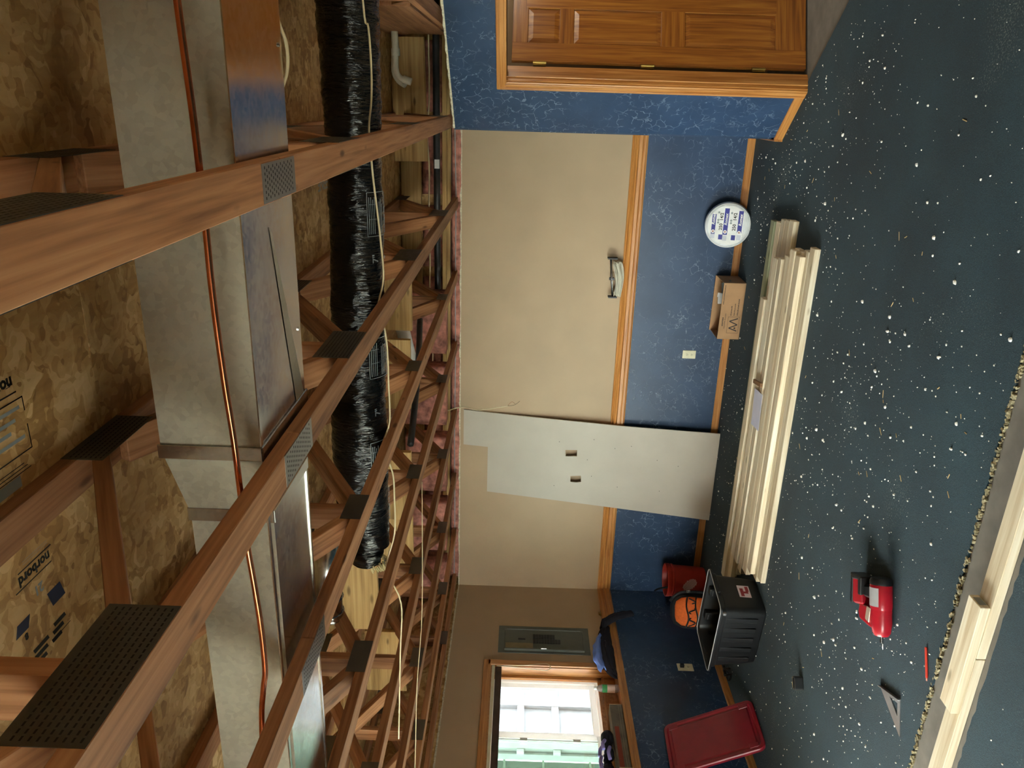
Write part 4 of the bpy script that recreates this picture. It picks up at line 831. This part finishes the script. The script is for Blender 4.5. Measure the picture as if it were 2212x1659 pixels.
# ---------------------------------------------------------------- black tote
tt = empty('storage_tote', (-3.725, 5.005, CT), -.16, 'large open black plastic tote with a red and white sticker', 'tote')
def rrect(hx, hy, r, n=5):
    p = []
    for cx, cy, a0 in ((hx-r, hy-r, 0), (-hx+r, hy-r, 90), (-hx+r, -hy+r, 180), (hx-r, -hy+r, 270)):
        p += [(cx+r*math.cos(math.radians(a0+90*k/n)), cy+r*math.sin(math.radians(a0+90*k/n))) for k in range(n+1)]
    return p
def loft(rings):
    vs = []; n = len(rings[0][1])
    for z, pts in rings: vs += [(x, y, z) for x, y in pts]
    return vs, [(i*n+k, i*n+(k+1) % n, (i+1)*n+(k+1) % n, (i+1)*n+k) for i in range(len(rings)-1) for k in range(n)]
H = .355
rings = [(0, rrect(.02, .02, .01)), (0, rrect(.265, .17, .05)), (.01, rrect(.275, .18, .05)), (.1, rrect(.285, .188, .05)), (H-.05, rrect(.30, .20, .05)), (H-.045, rrect(.308, .208, .05)), (H-.02, rrect(.31, .21, .05)), (H-.012, rrect(.338, .226, .05)), (H, rrect(.338, .226, .05)), (H+.001, rrect(.328, .216, .045)), (H-.01, rrect(.30, .2, .045)), (H-.05, rrect(.294, .194, .045)), (.012, rrect(.262, .168, .045)), (.011, rrect(.02, .02, .01))]
v_, f_ = loft(rings); MB().add(v_, f_).build('tote_body', BLACKP, tt, smooth=True, auto=.5)
m_ = MB()
RIMP = plain('rim_glint_grey', '#b4b5b9', .3)  # white glint of the black rim is put into a pale grey colour
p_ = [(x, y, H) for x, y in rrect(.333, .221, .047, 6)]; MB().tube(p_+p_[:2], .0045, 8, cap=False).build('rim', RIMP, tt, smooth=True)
for xx in (-.2, -.1, 0, .1, .2): MB().box(xx-.02, xx+.02, -.2005, -.19, .06, H-.06).build('rib', BLACKP, tt, bevel=.004)
for xx in (-.12, .13): MB().box(xx-.035, xx+.035, .150, .205, H-.16, H-.02).build('moulded_recess', BLACKP, tt, bevel=.008)
for xx in (-.12, .13): MB().box(xx-.028, xx+.028, .144, .151, H-.05, H-.04).build('edge_glint', plain('glint_grey_plastic', '#55565a', .3), tt, bevel=.002)  # bars painted grey as glints along the recess edges
ss = MB().box(-.06, .06, -.0008, 0, -.045, .045).build('sticker', plain('sticker_white', '#d9c6cc', .5), tt, M=Matrix.Translation((.293, .01, .13)) @ Matrix.Rotation(PI/2, 4, 'Z') @ Matrix.Rotation(.06, 4, 'X') @ Matrix.Rotation(.0, 4, 'Y'))
SR = plain('sticker_red', '#8e1a26', .5)
for a in ((-.05, .03, .005, .03), (-.02, .0, -.03, .03), (.0, .05, -.036, -.012)): MB().box(a[0], a[1], -.0016, -.0008, a[2], a[3]).build('sticker_print', SR, ss)
for x, y in ((-.33, 0), (.33, 0)): MB().box(x-.02, x+.02, -.06, .06, H-.03, H-.004).build('handle', BLACKP, tt, bevel=.006)
MB().box(-.012, .012, -.25, -.228, H-.035, H-.012).build('lug', plain('lug_grey', '#77787c', .3), tt, bevel=.005, M=TR(.31, 0, 0))
# black strap bundle on the floor by the baseboard
sb = empty('strap_bundle', (-4.50, 5.33, CT), label='small black tangled strap bundle by the left baseboard', cat='strap')
MB().tube(smooth_path([(.05*math.cos(k*1.7)*(1-.03*k), .06*math.sin(k*1.3), .02+.012*(k % 4)) for k in range(12)], 5), .009, 7).build('strap', BLACKP, sb, smooth=True)
# ---------------------------------------------------------------- red lid
def make_lid(nm, loc, label, tiltz=0):
    r = empty(nm, loc, 0, label, 'lid')
    Mx = Matrix.Rotation(-.46, 4, 'Y') @ Matrix.Rotation(PI/2, 4, 'Z') @ Matrix.Rotation(PI/2, 4, 'X')
    v_, f_ = loft([(0, rrect(.235, .355, .05)), (.022, rrect(.24, .36, .055)), (.03, rrect(.235, .355, .05)), (.03, rrect(.215, .335, .045)), (.02, rrect(.205, .325, .04)), (.02, rrect(.19, .31, .035)), (.027, rrect(.18, .30, .03)), (.027, rrect(.001, .001, .0005))])
    b = MB().add(v_, f_).build('lid_panel', REDL, r, smooth=True, auto=.5, M=Mx)
    for sx_, sy_ in ((-.19, -.28), (.19, -.28), (-.19, .28), (.19, .28)):
        MB().box(sx_-.02, sx_+.02, sy_-.035, sy_+.035, .026, .032).build('corner_pad', REDL, b, bevel=.003)
    return r
l1 = make_lid('tote_lid', (-4.47, 4.575, .335), 'large dark red plastic tote lid leaning against the left wall'); l1.rotation_euler = (-.04, 0, .0)
# ---------------------------------------------------------------- nail gun
ng = empty('nail_gun', (-2.40, 3.21, CT), math.radians(24), 'red and black cordless nail gun lying on the carpet', 'nail gun')
# local x: nose (-) to cap (+); y: away from the camera
RX = Matrix.Rotation(PI/2, 4, 'Y')
MB().lathe([(0, -.06), (.032, -.06), (.042, -.045), (.048, 0), (.048, .07), (0, .07)], 28, Matrix.Translation((.02, 0, .052)) @ RX).build('front_housing', RED, ng, smooth=True, auto=.6)
MB().lathe([(0, 0), (.05, 0), (.052, .01), (.052, .115), (.049, .12), (0, .12)], 28, Matrix.Translation((.09, 0, .054)) @ RX).build('motor_housing', RED, ng, smooth=True, auto=.6)
MB().lathe([(0, .0), (.053, 0), (.053, .018), (.045, .032), (0, .034)], 28, Matrix.Translation((.209, 0, .054)) @ RX).build('end_cap', BLACKP, ng, smooth=True, auto=.6)
m_ = MB(); n = 7; xs = (.105, .195); vs = []
for x in xs: vs += [(x, -.0535*math.sin(math.radians(-20+k*12)), .054+.0535*math.cos(math.radians(-20+k*12))) for k in range(n)]
m_.add(vs, [(k, k+1, n+k+1, n+k) for k in range(n-1)]).build('silver_label', plain('silver_sticker', '#b9bbc0', .3, .3), ng, smooth=True)
MB().prism([(-.03, .02), (.055, .02), (.075, .10), (.075, .215), (.03, .235), (-.005, .22), (-.02, .12)], .014, .066).build('magazine', RED, ng, bevel=.008)
MB().prism([(.0, .10), (.075, .08), (.08, .12), (.01, .14)], .066, .072).build('magazine_catch', plain('catch_chrome', '#e0c8b8', .2, .5), ng, bevel=.002)
MB().prism([(.11, .03), (.19, .03), (.185, .12), (.175, .19), (.115, .19), (.115, .12)], .018, .064).build('grip', BLACKP, ng, bevel=.012)
MB().prism([(.075, .17), (.20, .17), (.205, .26), (.19, .275), (.07, .275), (.065, .25)], .010, .078).build('battery', RED, ng, bevel=.010)
MB().prism([(.12, .17), (.215, .165), (.222, .285), (.07, .292), (.062, .27), (.19, .265), (.195, .20), (.12, .20)], .006, .084).build('battery_shell', BLACKP, ng, bevel=.006)
MB().tube(smooth_path([(.03, .28, .03), (.06, .3, .03), (.13, .302, .03), (.15, .29, .03)], 4), .004, 6).build('belt_hook', STEEL, ng, smooth=True)
MB().box(-.075, -.035, -.008, .008, .045, .058).build('nose', STEEL, ng, bevel=.003)
MB().tube([(-.05, .0, .05), (-.105, -.002, .045)], .004, 8).build('nose_tip', STEEL, ng, smooth=True)
MB().prism([(-.045, .0), (-.02, .0), (.0, .05), (.02, .09), (.0, .1), (-.03, .05)], .04, .056).build('nose_guide', plain('guide_cream', '#d8c7a8', .4), ng, bevel=.003)
# ---------------------------------------------------------------- speed square, pencil, tape roll
sq = empty('speed_square', (-2.70, 3.05, CT), label='grey triangular carpenter square lying on the carpet', cat='square')
tri = [(-.037, .141), (.043, -.049), (-.119, -.116)]
inn = [(-.015, .04), (.012, -.035), (-.045, -.058)]
vs = []
for z in (.0, .004): vs += [(x, y, z) for x, y in tri]+[(x, y, z) for x, y in inn]
fs = []
for b_, fl_ in ((0, 0), (6, 1)):
    for k in range(3):
        f = [b_+k, b_+(k+1) % 3, b_+3+(k+1) % 3, b_+3+k]; fs.append(f if fl_ else f[::-1])
for a_ in (0, 3):
    for k in range(3): fs.append([a_+k, a_+(k+1) % 3, a_+(k+1) % 3+6, a_+k+6])
MB().add(vs, fs).build('square_plate', ALU, sq)
board('fence_lip', (-.037, .141, .007), (.043, -.049, .007), .006, .018, ALU, sq, bevel=.001)
pc = empty('pencil', (-2.34, 2.878, CT), label='red carpenter pencil lying near the cut carpet edge', cat='pencil')
board('pencil_body', (.066, .033, .005), (-.055, -.028, .005), .011, .008, plain('pencil_red', '#d8402e', .5), pc, bevel=.002)
board('pencil_tip', (-.055, -.028, .005), (-.066, -.033, .005), .007, .005, plain('pencil_wood', '#e0a898', .6), pc, bevel=.001)
tp = empty('foam_offcut', (-3.46, 4.03, CT+.03), .6, 'small black offcut with torn yellow foam side on the carpet', 'offcut')
TM = Matrix.Rotation(PI/2, 4, 'X')
MB().prism(rrect(.042, .022, .012), -.029, .028).build('black_shell', BLACKP, tp, bevel=.004); MB().box(-.03, .03, -.006, .0, .028, .034).build('raised_rib', BLACKP, tp, bevel=.002)
MB().prism([(-.04, .02), (.038, .021), (.03, .034), (.012, .029), (-.006, .038), (-.03, .033)], -.026, .024).build('torn_side', plain('tape_yellow', '#d8c088', .7, nz=.3, sc=60), tp)
# ---------------------------------------------------------------- bottom plates on the floor
pl = lambda a, b, w, t, lab, z: tag(board('floor_plate', (a[0], a[1], z), (b[0], b[1], z), w, t, LUMBER, bevel=.002), lab, 'board', 'wall plates on the floor')
pl((1.0, 2.525), (-2.04, 2.592), .089, .038, 'bottom floor plate board on the bare strip, right piece', .0195)
pl((-2.044, 2.592), (-4.6, 2.648), .089, .038, 'bottom floor plate board on the bare strip, left piece with stepped end', .0195)
pl((-1.80, 2.592), (-2.32, 2.596), .089, .038, 'short board stacked on the floor plates in the foreground', .0582)
st = MB().box(-.025, .025, -.0005, 0, -.014, .014).build('end_tag', plain('grey_tag', '#8a8c86', .6), bpy.data.objects['floor_plate.002'], M=TR(-.2612, 0, 0, PI/2)); 
# ---------------------------------------------------------------- things on the window stool
SZ = .9585
wbt = empty('water_bottle', (XL+.015, 5.26, SZ), label='clear water bottle with green label on the window stool', cat='bottle')
MB().lathe([(0, .0), (.026, 0), (.032, .006), (.032, .11), (.030, .13), (.032, .14), (.024, .165), (.013, .18), (.013, .188)], 28).build('bottle_body', PET, wbt, smooth=True)
MB().lathe([(.0325, .095), (.0325, .135)], 28).build('bottle_label', plain('label_green', '#3f9a58', .5), wbt, smooth=True)
MB().lathe([(.0325, .03), (.0325, .095)], 28).build('bottle_label', plain('label_pinkish', '#d9b8a8', .5), wbt, smooth=True)
MB().lathe([(0, .205), (.014, .205), (.015, .19), (.015, .182), (.0, .182)], 20).build('cap', WHITE, wbt, smooth=True, auto=.6)
def cloth(name, cols, rows_, fn, mat, parent=None):
    vs = [fn(i/cols, j/rows_) for j in range(rows_+1) for i in range(cols+1)]; n = cols+1
    fs = [(j*n+i, j*n+i+1, (j+1)*n+i+1, (j+1)*n+i) for j in range(rows_) for i in range(cols)]
    me = bpy.data.meshes.new(name); me.from_pydata([tuple(v) for v in vs], [], fs); me.update(); me.materials.append(mat); me.polygons.foreach_set('use_smooth', [True]*len(fs))
    o = bpy.data.objects.new(name, me); COL.objects.link(o)
    if parent: o.parent = parent
    s = o.modifiers.new('thick', 'SOLIDIFY'); s.thickness = .005; return o
jk = empty('jacket', (XL+.05, 5.7, SZ), label='crumpled navy garment with blue lining draped over the rail beside the window', cat='clothing')
def bodyfn(u, v):
    y = .30-u*.64; w = math.sin(PI*min(1, max(0, u*.95+.05)))**.5; a = v*2*PI
    ry = .062*w; rz = .075*w*(.8+.3*u if u < .7 else (1.01-(u-.7)*1.6))
    n_ = .014*noise.noise(Vector((u*9, v*5, 2)))
    return Vector((.0+(ry+n_)*math.cos(a), y+.02*math.sin(v*9), .075*w+(rz+n_)*math.sin(a)))
cloth('garment_body', 40, 24, bodyfn, NAVY, jk)
cloth('blue_lining', 24, 16, lambda u, v: Vector((.02+.075*math.sin(PI*(.1+.8*v)), .10-u*.44+.03*v, .04+.135*math.sin(PI*(.15+.68*u))**.7*(1.0-.62*v)+.012*noise.noise(Vector((u*7, v*5, 4)))+.02)), BLUEC, jk)
def sleeve(u, v):
    a = v*2*PI; p = [Vector((.0, .27, .07)), Vector((.045, .33, .05)), Vector((.075, .38, -.05)), Vector((.08, .42, -.15)), Vector((.07, .45, -.22))]
    t = u*(len(p)-1); i = min(int(t), len(p)-2); c = p[i].lerp(p[i+1], t-i); r = .045-.012*u+.008*noise.noise(Vector((u*8, v*4, 1)))
    return c+Vector((r*.8*math.cos(a), r*math.sin(a), r*.5*math.sin(a)))
cloth('sleeve', 24, 16, sleeve, NAVY, jk)
MB().box(.04, .062, .05, .075, .07, .12).build('white_tag', PAPER, jk, bevel=.002)
nbx = empty('box_of_papers', (XL-.0, 4.68, SZ), label='grey and brown printed flat carton on the window stool', cat='carton')
MB().box(-.06, .055, -.33, .36, .0, .10).build('carton_body', plain('carton_grey', '#6b6458', .7, nz=.2, sc=9), nbx, bevel=.004)
MB().box(-.061, .056, -.33, .36, .028, .032).box(-.061, .056, -.33, .36, .014, .016).build('carton_layers', plain('carton_layer', '#8f8674', .8), nbx)
MB().box(.0555, .0565, -.33, .12, .05, .085).build('carton_stripe', plain('carton_red', '#8a3c2a', .7), nbx)
MB().box(-.062, .057, .355, .361, .0, .10).build('carton_end', CARD, nbx)
sbx = MB().box(-.06, .05, -.12, .12, 0, .105).build('small_box', plain('small_box_cream', '#c8bfa0', .7, nz=.08), None, bevel=.004, M=TR(XL+.075, 4.22, SZ)); tag(sbx, 'small cream box at the near end of the window stool', 'box')
gl = empty('work_gloves', (XL+.0, 4.58, SZ+.10), label='pair of dark lilac work gloves lying on the carton in the window', cat='gloves')
def glove(u, v, y0, s):
    a = v*2*PI; r = (.05+.02*math.sin(u*7+s))*math.sin(PI*min(1, .12+u*.85))**.6; n_ = .012*noise.noise(Vector((u*8+s, v*5, s)))
    return Vector(((r*.8+n_)*math.cos(a), y0-u*.26, .045+(r*.75+n_)*math.sin(a)))
cloth('glove_palm', 24, 16, lambda u, v: glove(u, v, .2, 1), NAVY, gl); cloth('glove_palm', 24, 16, lambda u, v: glove(u, v, -.02, 3)+Vector((.0, 0, .02)), NAVY, gl)
for k, (a, b) in enumerate((((.03, .1, .07), (.045, .0, .09)), ((-.0, .08, .08), (.02, -.05, .12)), ((.03, -.06, .11), (.04, -.2, .115)), ((.0, -.1, .11), (.02, -.24, .1)), ((.045, .02, .04), (.05, -.1, .05)))):
    MB().tube(smooth_path([a, (Vector(a)+Vector(b))/2+Vector((.01, 0, .012)), b], 5), .014, 10).build('glove_finger', LILAC, gl, smooth=True)
# ---------------------------------------------------------------- drywall crumbs on the carpet
rr = random.Random(21); CR = plain('gypsum_crumb', '#fbfaf2', .9, nz=.05)
def crumb(mb, x, y, s):
    n = rr.randint(5, 7); a0 = rr.uniform(0, 6); asp = rr.uniform(.55, 1)
    pts = [(s*math.cos(a0+2*PI*k/n)*rr.uniform(.75, 1.1), s*asp*math.sin(a0+2*PI*k/n)*rr.uniform(.75, 1.1)) for k in range(n)]
    M = TR(x, y, CT-.0005, rr.uniform(0, 3)); top = [(p[0]*.7, p[1]*.7) for p in pts]; h = s*.7
    vs = [M @ Vector((p[0], p[1], 0)) for p in pts]+[M @ Vector((p[0], p[1], h)) for p in top]
    mb.add(vs, [(k, (k+1) % n, n+(k+1) % n, n+k) for k in range(n)]+[list(range(n, 2*n))])
def free(x, y):
    if 4.9 < y < 5.86 and -3.8 < x < -.7: return False
    if y > YB-.02 or x < XL+.02: return False
    d_ = Vector((x, y))-P1
    if d_.dot(WN) < .03 and d_.dot(WD) > -.1: return False
    if x > XR-.05: return False
    if 2.42 < y < 2.85: return False
    return True
m_ = MB(); cnt = 0
clus = [(rr.uniform(-3.8, .5), rr.uniform(2.9, 6.4), rr.uniform(.12, .4)) for k in range(70)]+[(-.5, 6.2, .35), (-1.2, 4.1, .4), (-1.8, 3.9, .5), (-2.2, 4.3, .4), (-1.5, 3.5, .4), (-3.3, 3.6, .4), (-3.8, 4.3, .3)]
while cnt < 2300:
    if rr.random() < .62: c = rr.choice(clus); x = rr.gauss(c[0], c[2]); y = rr.gauss(c[1], c[2])
    else: x = rr.uniform(-4.5, .7); y = rr.uniform(2.86, 6.6)
    if not free(x, y): continue
    if y < 4.2 and x > -.9 and rr.random() < .6: continue
    s = min(.013, .0018+rr.expovariate(1/.0019)); crumb(m_, x, y, s); cnt += 1
for x, y, s in [(-.55, 3.6, .014), (-.25, 3.9, .012), (-.7, 3.35, .013), (-1.9, 4.5, .014), (-1.3, 3.9, .012), (-2.3, 3.5, .012), (-2.6, 3.55, .013), (-2.9, 3.75, .012), (-1.0, 4.2, .012)]+[(rr.uniform(-4, .5), rr.uniform(-.5, 2.4), rr.uniform(.003, .009)) for k in range(120)]: crumb(m_, x, y, s)
cr = m_.build('drywall_crumbs', CR); tag(cr, 'white drywall crumbs scattered all over the dark teal carpet', 'debris', kind='stuff')
m_ = MB()
for k in range(60):
    x = rr.uniform(-3.5, .2); y = rr.uniform(3.0, 6.3)
    if not free(x, y): continue
    L = rr.uniform(.008, .022); m_.box(-L, L, -.0018, .0018, 0, .002, TR(x, y, CT, rr.uniform(0, 3), rr.uniform(-.2, .2), rr.uniform(-.1, .1)))
tag(m_.build('wood_slivers', plain('sliver', '#cdb27e', .8)), 'thin pale wood slivers scattered on the carpet', 'debris', kind='stuff')
print('tris', sum(len(o.data.polygons) for o in bpy.data.objects if o.type == 'MESH'))
